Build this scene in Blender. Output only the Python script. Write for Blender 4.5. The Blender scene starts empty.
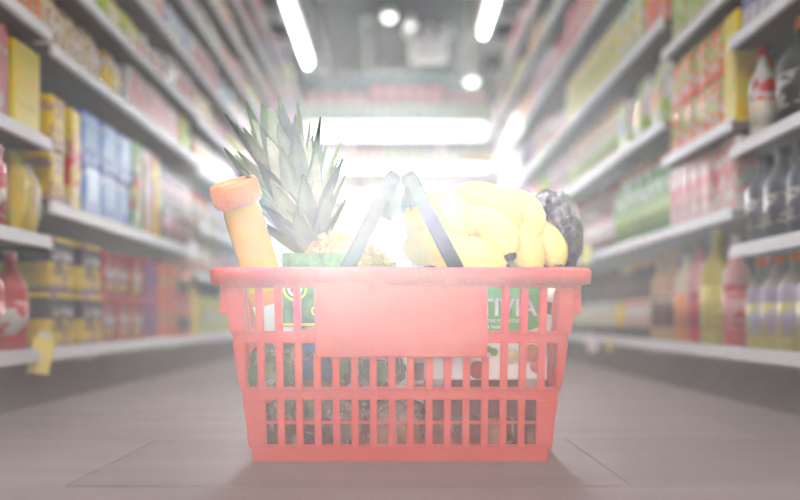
import bpy, bmesh, math, random
from mathutils import Vector, Matrix, Quaternion, noise
rnd = random.Random(7)
PI = math.pi
scene = bpy.context.scene
C = scene.collection

# ------------------------------------------------------------------ camera, world, exposure
FPX, VX, VY, CAMH = 720.0, 396.0, 318.0, 0.181      # focal length in px, vanishing point, lens height
cam_d = bpy.data.cameras.new('camera')
cam = bpy.data.objects.new('camera', cam_d); C.objects.link(cam)
cam.location = (0, 0, CAMH); cam.rotation_euler = (PI / 2, 0, 0)
cam_d.sensor_width = 36.0; cam_d.lens = FPX / 800 * 36
cam_d.shift_x = (400 - VX) / 800; cam_d.shift_y = (VY - 250) / 800
cam_d.clip_start = 0.02; cam_d.clip_end = 60
cam_d.dof.use_dof = True; cam_d.dof.focus_distance = 0.93; cam_d.dof.aperture_fstop = 1.5
scene.camera = cam
GLOW_HAZE, GLOW_HAZE_FAR, GLOW_HAZE_G = 1.40, 0.0, 0.80          # mist added around the camera, shaped to give the white central glow
STRIP_L, TUBE_L, FILL_PANEL_L = 1.5, 25.0, 29.0
BEAM_W = {2.22: 3.4, 1.78: 4.8, 1.50: 1.2, 1.14: 0.2}      # watts of narrow beams added at the display strips to light the mist
BEAM_SPREAD = math.radians(18)
w = bpy.data.worlds.new('world'); scene.world = w; w.use_nodes = True
nt = w.node_tree
nt.nodes['Background'].inputs['Color'].default_value = (0.9, 0.92, 1, 1)
nt.nodes['Background'].inputs['Strength'].default_value = 0.1
vs = nt.nodes.new('ShaderNodeVolumeScatter')
vs.inputs['Anisotropy'].default_value = GLOW_HAZE_G
vs.inputs['Color'].default_value = (1, 1, 1, 1)
gp = nt.nodes.new('ShaderNodeNewGeometry'); gs_ = nt.nodes.new('ShaderNodeSeparateXYZ'); nt.links.new(gp.outputs['Position'], gs_.inputs[0])
gm = nt.nodes.new('ShaderNodeMapRange'); gm.interpolation_type = 'SMOOTHSTEP'
gm.inputs['From Min'].default_value = .20; gm.inputs['From Max'].default_value = .55
gm.inputs['To Min'].default_value = GLOW_HAZE; gm.inputs['To Max'].default_value = GLOW_HAZE_FAR
nt.links.new(gs_.outputs['Y'], gm.inputs['Value']); 
gb = nt.nodes.new('ShaderNodeMapRange'); gb.interpolation_type = 'SMOOTHSTEP'
gb.inputs['From Min'].default_value = -.30; gb.inputs['From Max'].default_value = -.05
nt.links.new(gs_.outputs['Y'], gb.inputs['Value'])
gx = nt.nodes.new('ShaderNodeMath'); gx.operation = 'MULTIPLY'; nt.links.new(gm.outputs[0], gx.inputs[0]); nt.links.new(gb.outputs[0], gx.inputs[1])
gz = nt.nodes.new('ShaderNodeMapRange'); gz.interpolation_type = 'SMOOTHSTEP'
gz.inputs['From Min'].default_value = .10; gz.inputs['From Max'].default_value = .265
gz.inputs['To Min'].default_value = 1.0; gz.inputs['To Max'].default_value = 0.0
nt.links.new(gs_.outputs['Z'], gz.inputs['Value'])
gy = nt.nodes.new('ShaderNodeMath'); gy.operation = 'MULTIPLY'; nt.links.new(gx.outputs[0], gy.inputs[0]); nt.links.new(gz.outputs[0], gy.inputs[1])
nt.links.new(gy.outputs[0], vs.inputs['Density'])
w.cycles.volume_step_size = .05; w.cycles.volume_sampling = 'DISTANCE'
scene.cycles.volume_max_steps = 256
nt.links.new(vs.outputs['Volume'], nt.nodes['World Output'].inputs['Volume'])
scene.view_settings.view_transform = 'Standard'; scene.view_settings.look = 'None'
scene.view_settings.exposure = 0.22; scene.view_settings.gamma = 1.0
scene.view_settings.use_curve_mapping = False
scene.cycles.volume_bounces = 1
scene.cycles.max_bounces = 8
scene.cycles.transparent_max_bounces = 16
scene.cycles.sample_clamp_indirect = 6.0
scene.cycles.use_denoising = True
scene.cycles.caustics_reflective = False; scene.cycles.caustics_refractive = False

def P(px, py, Y):
    return Vector(((px - VX) / FPX * Y, Y, CAMH + (VY - py) / FPX * Y))
def lin(c):
    def f(v):
        v /= 255.0
        return v / 12.92 if v <= 0.04045 else ((v + 0.055) / 1.055) ** 2.4
    return (f(c[0]), f(c[1]), f(c[2]), 1.0)

# ------------------------------------------------------------------ materials
MATS = {}
def mat(name, col, rough=0.5, spec=0.5, metal=0.0, noise_amt=0.0, noise_scale=20.0, bump=0.0, bump_scale=60.0, trans=0.0, emit=None, sss=0.0, coat=0.0):
    if name in MATS: return MATS[name]
    m = bpy.data.materials.new(name); m.use_nodes = True
    t = m.node_tree; b = t.nodes['Principled BSDF']
    b.inputs['Roughness'].default_value = rough
    b.inputs['Specular IOR Level'].default_value = spec
    b.inputs['Metallic'].default_value = metal
    b.inputs['Transmission Weight'].default_value = trans
    b.inputs['Coat Weight'].default_value = coat
    c = lin(col)
    if emit is not None:
        b.inputs['Emission Color'].default_value = (1, 1, 1, 1) if emit is True else lin(emit[0])
        b.inputs['Emission Strength'].default_value = emit[1]
    if sss:
        b.inputs['Subsurface Weight'].default_value = sss; b.inputs['Subsurface Radius'].default_value = (.02, .01, .006)
    if noise_amt > 0:
        tc = t.nodes.new('ShaderNodeTexCoord'); n = t.nodes.new('ShaderNodeTexNoise')
        n.inputs['Scale'].default_value = noise_scale; n.inputs['Detail'].default_value = 4
        t.links.new(tc.outputs['Object'], n.inputs['Vector'])
        r = t.nodes.new('ShaderNodeValToRGB')
        r.color_ramp.elements[0].position = .3; r.color_ramp.elements[1].position = .7
        r.color_ramp.elements[0].color = tuple(max(0, v * (1 - noise_amt)) for v in c[:3]) + (1,)
        r.color_ramp.elements[1].color = tuple(min(1, v * (1 + noise_amt)) for v in c[:3]) + (1,)
        t.links.new(n.outputs['Fac'], r.inputs['Fac']); t.links.new(r.outputs['Color'], b.inputs['Base Color'])
    else:
        b.inputs['Base Color'].default_value = c
    if bump > 0:
        tc = t.nodes.new('ShaderNodeTexCoord'); n = t.nodes.new('ShaderNodeTexNoise')
        n.inputs['Scale'].default_value = bump_scale; n.inputs['Detail'].default_value = 3
        t.links.new(tc.outputs['Object'], n.inputs['Vector'])
        bp = t.nodes.new('ShaderNodeBump'); bp.inputs['Strength'].default_value = bump; bp.inputs['Distance'].default_value = 0.01
        t.links.new(n.outputs['Fac'], bp.inputs['Height']); t.links.new(bp.outputs['Normal'], b.inputs['Normal'])
    MATS[name] = m
    return m

def print_mat(bands, accent=None, scale=5.0, cover=0.35, rough=0.4):
    """printed packaging: horizontal colour bands (z from, colour) + patches of an accent print, in generated coordinates"""
    key = ('print', tuple(bands), accent, scale, cover)
    if key in MATS: return MATS[key]
    m = bpy.data.materials.new('printed_packaging'); m.use_nodes = True
    t = m.node_tree; b = t.nodes['Principled BSDF']; b.inputs['Roughness'].default_value = rough
    tc = t.nodes.new('ShaderNodeTexCoord'); sp = t.nodes.new('ShaderNodeSeparateXYZ')
    t.links.new(tc.outputs['Generated'], sp.inputs[0])
    r = t.nodes.new('ShaderNodeValToRGB'); cr = r.color_ramp; cr.interpolation = 'CONSTANT'
    cr.elements[0].position = bands[0][0]; cr.elements[0].color = lin(bands[0][1])
    if len(bands) == 1:
        cr.elements[1].position = 1.0; cr.elements[1].color = lin(bands[0][1])
    else:
        cr.elements[1].position = bands[1][0]; cr.elements[1].color = lin(bands[1][1])
        for z, c in bands[2:]:
            e = cr.elements.new(z); e.color = lin(c)
    t.links.new(sp.outputs['Z'], r.inputs['Fac'])
    col = r.outputs['Color']
    if accent is not None:
        mp = t.nodes.new('ShaderNodeMapping'); mp.inputs['Scale'].default_value = (scale, scale * .4, scale * 1.3)
        oi = t.nodes.new('ShaderNodeObjectInfo')
        v = t.nodes.new('ShaderNodeTexVoronoi'); v.inputs['Scale'].default_value = 1.0
        t.links.new(tc.outputs['Generated'], mp.inputs['Vector']); t.links.new(mp.outputs['Vector'], v.inputs['Vector'])
        sx = t.nodes.new('ShaderNodeSeparateColor'); t.links.new(v.outputs['Color'], sx.inputs[0])
        lt = t.nodes.new('ShaderNodeMath'); lt.operation = 'LESS_THAN'; lt.inputs[1].default_value = cover
        t.links.new(sx.outputs[0], lt.inputs[0])
        mx = t.nodes.new('ShaderNodeMix'); mx.data_type = 'RGBA'
        t.links.new(lt.outputs[0], mx.inputs['Factor']); t.links.new(col, mx.inputs[6]); mx.inputs[7].default_value = lin(accent)
        col = mx.outputs[2]
    t.links.new(col, b.inputs['Base Color'])
    MATS[key] = m
    return m

def film_mat(name, col=(245, 245, 245), opacity=0.12, bump=0.8, scale=25.0):
    if name in MATS: return MATS[name]
    m = bpy.data.materials.new(name); m.use_nodes = True
    t = m.node_tree; b = t.nodes['Principled BSDF']
    b.inputs['Base Color'].default_value = lin(col); b.inputs['Roughness'].default_value = 0.12
    tr = t.nodes.new('ShaderNodeBsdfTransparent'); gl = t.nodes.new('ShaderNodeBsdfGlossy'); gl.inputs['Roughness'].default_value = 0.15
    n = t.nodes.new('ShaderNodeTexNoise'); n.inputs['Scale'].default_value = scale; n.inputs['Detail'].default_value = 4; n.inputs['Distortion'].default_value = 1.5
    tc = t.nodes.new('ShaderNodeTexCoord'); t.links.new(tc.outputs['Object'], n.inputs['Vector'])
    bp = t.nodes.new('ShaderNodeBump'); bp.inputs['Strength'].default_value = bump; bp.inputs['Distance'].default_value = 0.01
    t.links.new(n.outputs['Fac'], bp.inputs['Height'])
    t.links.new(bp.outputs['Normal'], b.inputs['Normal']); t.links.new(bp.outputs['Normal'], gl.inputs['Normal'])
    fr = t.nodes.new('ShaderNodeFresnel'); fr.inputs['IOR'].default_value = 1.45; t.links.new(bp.outputs['Normal'], fr.inputs['Normal'])
    m1 = t.nodes.new('ShaderNodeMixShader')
    mp = t.nodes.new('ShaderNodeMapping'); mp.inputs['Scale'].default_value = (1.0, 1.0, .45); mp.inputs['Rotation'].default_value = (.3, .6, .2)
    n2 = t.nodes.new('ShaderNodeTexNoise'); n2.inputs['Scale'].default_value = scale * 1.6; n2.inputs['Detail'].default_value = 5; n2.inputs['Distortion'].default_value = 2.5
    t.links.new(tc.outputs['Object'], mp.inputs['Vector']); t.links.new(mp.outputs[0], n2.inputs['Vector'])
    mr = t.nodes.new('ShaderNodeMapRange'); mr.inputs['From Min'].default_value = .52; mr.inputs['From Max'].default_value = .66
    mr.inputs['To Min'].default_value = opacity * .35; mr.inputs['To Max'].default_value = min(.9, opacity * 5)  # whiter noise streaks in the opacity stand in for highlights on the plastic
    t.links.new(n2.outputs['Fac'], mr.inputs['Value']); t.links.new(mr.outputs[0], m1.inputs[0])
    t.links.new(tr.outputs[0], m1.inputs[1]); t.links.new(b.outputs[0], m1.inputs[2])
    m2 = t.nodes.new('ShaderNodeMixShader'); t.links.new(fr.outputs[0], m2.inputs[0])
    t.links.new(m1.outputs[0], m2.inputs[1]); t.links.new(gl.outputs[0], m2.inputs[2])
    t.links.new(m2.outputs[0], t.nodes['Material Output'].inputs['Surface'])
    MATS[name] = m
    return m

# ------------------------------------------------------------------ mesh helpers
class MB:
    def __init__(self): self.v = []; self.f = []; self.sm = []
    def add(self, vs, fs, smooth=False):
        o = len(self.v); self.v += [tuple(p) for p in vs]
        for f in fs: self.f.append([i + o for i in f]); self.sm.append(smooth)
    def hexa(self, p):   # 4 bottom ccw, 4 top ccw
        self.add(p, [(3, 2, 1, 0), (4, 5, 6, 7), (0, 1, 5, 4), (1, 2, 6, 5), (2, 3, 7, 6), (3, 0, 4, 7)])
    def box(self, x0, x1, y0, y1, z0, z1):
        self.hexa([(x0, y0, z0), (x1, y0, z0), (x1, y1, z0), (x0, y1, z0), (x0, y0, z1), (x1, y0, z1), (x1, y1, z1), (x0, y1, z1)])
    def lathe(self, prof, n=16, M=None, smooth=True, sx=1.0, sy=1.0):
        vs = []
        for r, z in prof:
            for k in range(n):
                a = 2 * PI * k / n; vs.append(Vector((r * math.cos(a) * sx, r * math.sin(a) * sy, z)))
        fs = []
        for j in range(len(prof) - 1):
            for k in range(n):
                k2 = (k + 1) % n; fs.append((j * n + k, j * n + k2, (j + 1) * n + k2, (j + 1) * n + k))
        fs.append(tuple(range(n - 1, -1, -1))); fs.append(tuple((len(prof) - 1) * n + k for k in range(n)))
        if M is not None: vs = [M @ v for v in vs]
        self.add(vs, fs, smooth)
    def tube(self, path, radii, n=10, flat=1.0, up=Vector((0, 0, 1)), smooth=True):
        path = [Vector(p) for p in path]; vs = []
        for i, p in enumerate(path):
            t = (path[min(i + 1, len(path) - 1)] - path[max(i - 1, 0)]).normalized()
            a = t.cross(up)
            if a.length < 1e-4: a = t.cross(Vector((1, 0, 0)))
            a.normalize(); b = a.cross(t)
            for k in range(n):
                q = 2 * PI * k / n; vs.append(p + (a * math.cos(q) + b * math.sin(q) * flat) * radii[i])
        fs = []
        for j in range(len(path) - 1):
            for k in range(n):
                k2 = (k + 1) % n; fs.append((j * n + k, j * n + k2, (j + 1) * n + k2, (j + 1) * n + k))
        fs.append(tuple(range(n - 1, -1, -1))); fs.append(tuple((len(path) - 1) * n + k for k in range(n)))
        self.add(vs, fs, smooth)
    def blob(self, c, rad, seg=20, rings=14, amp=0.0, freq=6.0, seed=0.0, rot=None):
        vs = []; fs = []
        for j in range(rings + 1):
            th = PI * j / rings
            for k in range(seg):
                a = 2 * PI * k / seg
                d = Vector((math.sin(th) * math.cos(a), math.sin(th) * math.sin(a), math.cos(th)))
                s = 1 + amp * noise.noise(d * freq * .3 + Vector((seed, seed * 1.7, 0))) + amp * .5 * noise.noise(d * freq + Vector((seed * 3, 0, seed)))
                q = Vector((d.x * rad[0], d.y * rad[1], d.z * rad[2])) * s
                if rot is not None: q = rot @ q
                vs.append(Vector(c) + q)
        for j in range(rings):
            for k in range(seg):
                k2 = (k + 1) % seg; fs.append((j * seg + k, (j + 1) * seg + k, (j + 1) * seg + k2, j * seg + k2))
        self.add(vs, fs, True)
    def mesh(self, name, m=None, bevel=0.0, seg=1):
        me = bpy.data.meshes.new(name); me.from_pydata(self.v, [], self.f)
        if bevel > 0:
            bm = bmesh.new(); bm.from_mesh(me)
            bmesh.ops.bevel(bm, geom=list(bm.edges), offset=bevel, segments=seg, affect='EDGES', profile=.5, clamp_overlap=True)
            bm.to_mesh(me); bm.free()
        else:
            me.polygons.foreach_set('use_smooth', self.sm)
        if m is not None: me.materials.append(m)
        me.update()
        return me
    def build(self, name, m, parent=None, bevel=0.0, seg=1):
        return obj(name, self.mesh(name, m, bevel, seg), parent)

def obj(name, me, parent=None):
    o = bpy.data.objects.new(name, me); C.objects.link(o)
    if parent is not None: o.parent = parent
    return o
def tag(o, label=None, cat=None, group=None, kind=None):
    if label: o['label'] = label
    if cat: o['category'] = cat
    if group: o['group'] = group
    if kind: o['kind'] = kind
    return o
def thing(name, label, cat, loc=(0, 0, 0), rz=0.0, group=None):
    o = bpy.data.objects.new(name, None); o.empty_display_size = .05; C.objects.link(o)
    o.location = loc; o.rotation_euler = (0, 0, rz)
    return tag(o, label, cat, group)
def quick_box(name, dims, m, parent=None, bevel=0.0, seg=1):
    b = MB(); b.box(*dims); return b.build(name, m, parent, bevel, seg)

# ------------------------------------------------------------------ setting: floor, ceiling, walls
W = 0.72                       # half width of the aisle at the shelf edge
Y_END = 5.57                   # where the shelving rows end
Y_DISP = 7.5                   # lit display across the end
CEIL = 3.0
Y_FRONT = -5.0
def floor_material(name, brick):
    m = bpy.data.materials.new(name); m.use_nodes = True
    t = m.node_tree; b = t.nodes['Principled BSDF']
    tc = t.nodes.new('ShaderNodeTexCoord')
    geo = t.nodes.new('ShaderNodeNewGeometry')
    n1 = t.nodes.new('ShaderNodeTexNoise'); n1.inputs['Scale'].default_value = 3.0; n1.inputs['Detail'].default_value = 6
    mp = t.nodes.new('ShaderNodeMapping'); mp.inputs['Scale'].default_value = (1.0, 5.0, 1.0)
    t.links.new(geo.outputs['Position'], mp.inputs['Vector']); t.links.new(mp.outputs[0], n1.inputs['Vector'])
    r = t.nodes.new('ShaderNodeValToRGB'); r.color_ramp.elements[0].position = .3; r.color_ramp.elements[1].position = .72
    r.color_ramp.elements[0].color = lin((112, 99, 97)); r.color_ramp.elements[1].color = lin((138, 126, 124))
    t.links.new(n1.outputs['Fac'], r.inputs['Fac'])
    col = r.outputs['Color']
    if brick:
        bk = t.nodes.new('ShaderNodeTexBrick'); bk.inputs['Scale'].default_value = 1.0
        bk.inputs['Brick Width'].default_value = .61; bk.inputs['Row Height'].default_value = .305; bk.inputs['Mortar Size'].default_value = .003
        bk.inputs['Color1'].default_value = (1, 1, 1, 1); bk.inputs['Color2'].default_value = (.9, .9, .9, 1); bk.inputs['Mortar'].default_value = (.4, .37, .36, 1)
        m2 = t.nodes.new('ShaderNodeMapping'); m2.inputs['Location'].default_value = (.356, -.165, 0)
        t.links.new(geo.outputs['Position'], m2.inputs['Vector']); t.links.new(m2.outputs[0], bk.inputs['Vector'])
        mx = t.nodes.new('ShaderNodeMix'); mx.data_type = 'RGBA'; mx.blend_type = 'MULTIPLY'; mx.inputs['Factor'].default_value = 1
        t.links.new(col, mx.inputs[6]); t.links.new(bk.outputs['Color'], mx.inputs[7]); col = mx.outputs[2]
    else:
        oi = t.nodes.new('ShaderNodeObjectInfo')
        mr = t.nodes.new('ShaderNodeMapRange'); mr.inputs['To Min'].default_value = .8; mr.inputs['To Max'].default_value = 1.12
        t.links.new(oi.outputs['Random'], mr.inputs['Value'])
        mx = t.nodes.new('ShaderNodeMix'); mx.data_type = 'RGBA'; mx.blend_type = 'MULTIPLY'; mx.inputs['Factor'].default_value = 1
        cb = t.nodes.new('ShaderNodeCombineColor')
        for i in range(3): t.links.new(mr.outputs[0], cb.inputs[i])
        t.links.new(col, mx.inputs[6]); t.links.new(cb.outputs[0], mx.inputs[7]); col = mx.outputs[2]
    t.links.new(col, b.inputs['Base Color'])
    n2 = t.nodes.new('ShaderNodeTexNoise'); n2.inputs['Scale'].default_value = 14; n2.inputs['Detail'].default_value = 3
    t.links.new(geo.outputs['Position'], n2.inputs['Vector'])
    rr = t.nodes.new('ShaderNodeMapRange'); rr.inputs['To Min'].default_value = .5; rr.inputs['To Max'].default_value = .64
    t.links.new(n2.outputs['Fac'], rr.inputs['Value']); t.links.new(rr.outputs[0], b.inputs['Roughness'])
    b.inputs['Specular IOR Level'].default_value = .12
    bp = t.nodes.new('ShaderNodeBump'); bp.inputs['Strength'].default_value = .12; bp.inputs['Distance'].default_value = .004
    t.links.new(n1.outputs['Fac'], bp.inputs['Height']); t.links.new(bp.outputs['Normal'], b.inputs['Normal'])
    return m
TILE_M = floor_material('floor_tile', False); SLAB_M = floor_material('floor_far', True)
T_END = 3.215                   # tiles are built up to here, the material takes over beyond
fl = quick_box('floor', (-3.4, 3.4, Y_FRONT, Y_DISP + .9, -.06, -.0012), SLAB_M); tag(fl, 'brown-grey tiled supermarket floor running down the aisle', 'floor', kind='structure')
far = quick_box('far_paving', (-3.3, 3.3, T_END + .002, Y_DISP + .8, -.0012, 0), SLAB_M, fl)
tile_me = {}
row = 0; y = .165 - .305 * 5
while y < T_END - .01:
    off = -.356 if row % 2 else -.051
    k = -3
    while True:
        x0 = off + k * .61; x1 = x0 + .61; k += 1
        if x1 < -.95: continue
        if x0 > .95: break
        x0 = max(x0, -1.0); x1 = min(x1, 1.0)
        wd = round(x1 - x0, 3)
        if wd not in tile_me:
            b = MB(); b.box(.0012, wd - .0012, .0012, .3038, -.0012, 0); tile_me[wd] = b.mesh('tile', TILE_M)
        o = obj('tile', tile_me[wd], fl); o.location = (x0, y, rnd.uniform(-.0003, .0))
    y += .305; row += 1

wall_m = mat('wall_paint', (150, 148, 145), .8, noise_amt=.04, noise_scale=3)
dark_m = mat('dark_ceiling_paint', (50, 48, 50), .9, noise_amt=.12, noise_scale=2)
pale_m = mat('pale_beam_paint', (168, 164, 160), .7, noise_amt=.04, noise_scale=3)
tag(quick_box('ceiling', (-3.4, 3.4, Y_FRONT, Y_DISP + .9, CEIL, CEIL + .1), dark_m), 'dark grey open ceiling over the aisle', 'ceiling', kind='structure')
tag(quick_box('wall_left', (-3.5, -3.4, Y_FRONT, Y_DISP + .9, 0, CEIL), wall_m), 'pale side wall beyond the left shelves', 'wall', kind='structure')
tag(quick_box('wall_right', (3.4, 3.5, Y_FRONT, Y_DISP + .9, 0, CEIL), wall_m), 'pale side wall beyond the right shelves', 'wall', kind='structure')
tag(quick_box('wall_back', (-3.4, 3.4, Y_DISP + .6, Y_DISP + .7, 0, CEIL), dark_m), 'dark upper wall behind the lit end display', 'wall', kind='structure')
tag(quick_box('wall_front', (-3.4, 3.4, Y_FRONT - .1, Y_FRONT, 0, CEIL), wall_m), 'pale wall closing the shop behind the viewer', 'wall', kind='structure')
n = 1
for s, xa, xb in ((-1, .74, .98), (1, .66, .92)):
    x0, x1 = sorted((s * xa, s * xb))
    o = quick_box('trim_%d' % n, (x0, x1, Y_FRONT + .1, Y_DISP + .58, CEIL - .12, CEIL), pale_m, None, .004); n += 1
    tag(o, 'long pale ceiling beam above the %s shelves' % ('left' if s < 0 else 'right'), 'beam', kind='structure')
    for q in range(9):
        yy = 1.0 + q * .78
        x0, x1 = sorted((s * (xb + .003), s * 3.39))
        o = quick_box('trim_%d' % n, (x0, x1, yy, yy + .16, CEIL - .1, CEIL), pale_m, None, .004); n += 1
        tag(o, 'pale cross beam of the dark ceiling, number %d from the viewer, %s side' % (q + 1, 'left' if s < 0 else 'right'), 'beam', kind='structure')

# ------------------------------------------------------------------ ceiling fittings
tube_m = mat('lamp_tube', (255, 255, 255), .4, emit=((246, 250, 255), TUBE_L))
housing_m = mat('lamp_housing', (228, 228, 226), .4)
ORD = ['first', 'second', 'third', 'fourth', 'fifth', 'sixth', 'seventh', 'eighth', 'ninth', 'tenth', 'eleventh', 'twelfth']
for s, xl, ends in ((-1, .81, [-1.2, .1, 1.42, 2.74, 4.06, 5.38]), (1, .72, [-1.9, -.6, .72, 2.04, 3.36, 4.68])):
    for q, y0 in enumerate(ends):
        L = 1.28
        t = thing('strip_lamp', '%s white strip lamp from the aisle end, hung over the %s shelves' % (ORD[len(ends) - 1 - q], 'left' if s < 0 else 'right'), 'lamp', (s * xl, y0, 2.5), 0, 'strip lamps over the shelves')
        b = MB(); b.box(-.05, .05, 0, L, .035, .075); b.build('housing', housing_m, t, .006)
        b = MB(); b.tube([(0, .02, .012), (0, .03, .012), (0, L - .03, .012), (0, L - .02, .012)], [.010, .017, .017, .010], 10); b.build('tube', tube_m, t)
        for e in (.15, L - .15):
            b = MB(); b.tube([(0, e, .075), (0, e, CEIL - .12 - 2.5)], [.004, .004], 6); b.build('hanger', housing_m, t)
fill_panel_m = mat('fill_panel_glow', (255, 255, 255), .4, emit=((255, 251, 246), FILL_PANEL_L))  # unseen fill panels, added behind the viewer to brighten the basket's front
for i, yy in enumerate((-3.9, -2.6, -1.3)):
    for j, xx in enumerate((-1.5, 0.0, 1.5)):
        t = thing('fill_panel', 'added unseen square fill panel behind the viewer, %s row, %s' % (ORD[i], ('left', 'middle', 'right')[j]), 'lamp', (xx, yy, CEIL - .05), 0, 'fill panels added behind the viewer')
        b = MB(); b.box(-.31, .31, -.31, .31, .01, .05); b.build('frame', housing_m, t, .004)
        b = MB(); b.box(-.29, .29, -.29, .29, 0, .009); b.build('diffuser', fill_panel_m, t)
def disc_lamp(name, c, r, label, col=(255, 252, 246), L=26.0, drop=None):
    t = thing(name, label, 'lamp', c)
    b = MB(); b.lathe([(r * .5, .05), (r * .9, .045), (r, .02), (r * 1.02, 0)], 20); b.build('housing', housing_m, t)
    b = MB(); b.lathe([(r * .3, -.035), (r * .75, -.025), (r * .95, 0)], 20); b.build('diffuser', mat('diffuser_%d' % L, (255, 255, 255), .4, emit=(col, L)), t)
    top = (drop or CEIL) - c[2]
    if top > .06:
        b = MB(); b.tube([(0, 0, .05), (0, 0, top)], [.01, .01], 8); b.build('stem', housing_m, t)
    return t
disc_lamp('pendant_lamp', (-.06, 6.5, 2.90), .06, 'small bright round lamp at the top middle of the dark ceiling', L=3)
disc_lamp('pendant_lamp', (.71, 6.75, 2.40), .065, 'bright globe pendant lamp beside the end of the right shelves', L=3)
disc_lamp('ceiling_spot', (.14, 6.7, 2.90), .05, 'dim small ceiling fitting above the hanging white sign', L=1.5)
t = thing('hanging_pipe', 'pale vertical pipe hanging from the dark ceiling, left of the sign', 'pipe', (-.26, 6.8, 2.52))
b = MB(); b.lathe([(.028, 0), (.03, .02), (.03, CEIL - 2.52)], 14); b.build('pipe', pale_m, t)
b = MB(); b.lathe([(.06, .45), (.06, CEIL - 2.52)], 14); b.build('flange', pale_m, t)
t = thing('hanging_sign', 'blank white rectangular sign hanging below the dark ceiling', 'sign', (.315, 7.0, 2.66))
b = MB(); b.box(-.18, .18, 0, .02, 0, .25); b.build('board', mat('sign_white', (240, 240, 238), .5), t, .004)
for x in (-.15, .15):
    b = MB(); b.tube([(x, .01, .25), (x, .01, CEIL - 2.66)], [.004, .004], 6); b.build('hanger', housing_m, t)
for i, x in enumerate((.13, .315, .50)):
    tt = thing('spot_head', '%s of three round pale spotlight heads over the white sign' % ('leftmost', 'middle', 'rightmost')[i], 'spotlight', (x, 6.93, 2.93), 0, 'spotlight heads over the sign')
    b = MB(); b.lathe([(.02, .06), (.05, .05), (.062, 0), (.055, -.02)], 16, Matrix.Rotation(PI * .32, 4, 'X')); b.build('shade', housing_m, tt)
    b = MB(); b.tube([(0, 0, .03), (0, 0, CEIL - 2.93)], [.008, .008], 6); b.build('stem', housing_m, tt)

# ------------------------------------------------------------------ shelving units
shelf_m = mat('shelf_steel', (112, 104, 98), .45, noise_amt=.05, noise_scale=6)
under_m = mat('shelf_back_steel', (84, 77, 72), .6, noise_amt=.08, noise_scale=4)
rail_m = mat('price_rail', (226, 226, 230), .65, .25)
kick_m = mat('kick_plate', (58, 42, 34), .6, .2, noise_amt=.25, noise_scale=7)
post_m = mat('upright_steel', (188, 184, 180), .4)
SD = .42
SHELF_ME = {}
def shelving(side, y0, y1, heights, top, label):
    """aisle shelving unit; side -1 left, +1 right; y0..y1 along the aisle"""
    t = thing('shelving_unit', label, 'shelving', (side * W, y0, 0))
    L = y1 - y0
    def X(a, b): return tuple(sorted((side * a, side * b)))
    def bx(name, xa, xb, ya, yb, za, zb, m, par=t, bev=0.0):
        x0, x1 = X(xa, xb); return quick_box(name, (x0, x1, ya, yb, za, zb), m, par, bev)
    bx('back_panel', SD + .01, SD + .03, .004, L - .004, .02, top, under_m)
    for ya in (.002, L - .016):
        bx('upright', SD - .03, SD + .01, ya, ya + .014, 0, top, post_m)
    kp = L / 3
    for k in range(3):
        b = MB(); a0, a1 = k * kp + .003, (k + 1) * kp - .003
        pts = [(.022, .0), (.05, .0), (.09, .075), (.065, .075)]
        v = [(side * px, a0, pz) for px, pz in pts] + [(side * px, a1, pz) for px, pz in pts]
        b.hexa(v if side < 0 else v[4:] + v[:4]); b.build('kick_plate', kick_m, t, .002)
    for z in heights:
        sh = bx('shelf', .012, SD, .003, L - .003, z - .022, z - .002, shelf_m)
        x0, x1 = X(0, .014)
        # sloping price rail
        b = MB(); pts = [(.0, -.024), (.012, -.024), (.012, .003), (.005, .003)]
        v = [(side * px, .003, z + pz) for px, pz in pts] + [(side * px, L - .003, z + pz) for px, pz in pts]
        b.hexa(v); b.build('price_rail', rail_m, sh)
    return t
A_Z = [.117, .35, .555, .785, 1.06]
B_Z = [.117, .426, .76, .935, 1.10, 1.28, 1.45, 1.62, 1.79]
C_Z = [.117, .347, .53, .74, .92, 1.10, 1.28, 1.45, 1.62, 1.79]
R1_Z = [.117, .335, .55, .785, 1.06]
R2_Z = [.117, .42, .613, .905, 1.2, 1.5]
R3_Z = [.117, .42, .72, 1.0, 1.30, 1.58, 1.83]
YB0, YB1 = 1.516, 2.645
YC, YD = 3.62, 4.60
R12, R23, R34, R45 = 1.566, 1.964, 3.17, 4.37
BAYS = [('LA', -1, .40, YB0, A_Z, 2.0, 'nearest left bay'), ('LB', -1, YB0, YB1, B_Z, 2.0, 'second left bay'),
        ('LC', -1, YB1, YC, C_Z, 2.0, 'third left bay'), ('LD', -1, YC, YD, C_Z, 2.0, 'fourth left bay'), ('LE', -1, YD, Y_END, C_Z, 2.0, 'farthest left bay'),
        ('RA', 1, .40, R12, R1_Z, 2.0, 'nearest right bay'), ('RB', 1, R12, R23, R2_Z, 2.05, 'narrow second right bay'),
        ('RC', 1, R23, R34, R3_Z, 2.05, 'third right bay'), ('RD', 1, R34, R45, R3_Z, 2.05, 'fourth right bay'), ('RE', 1, R45, Y_END, R3_Z, 2.05, 'farthest right bay')]
BAY = {}
for code, s, a, c, hz, top, nm in BAYS:
    BAY[code] = (s, a, c, hz, top, nm)
    shelving(s, a, c, hz, top, 'grey steel shelving unit with white price rails, ' + nm)

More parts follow.
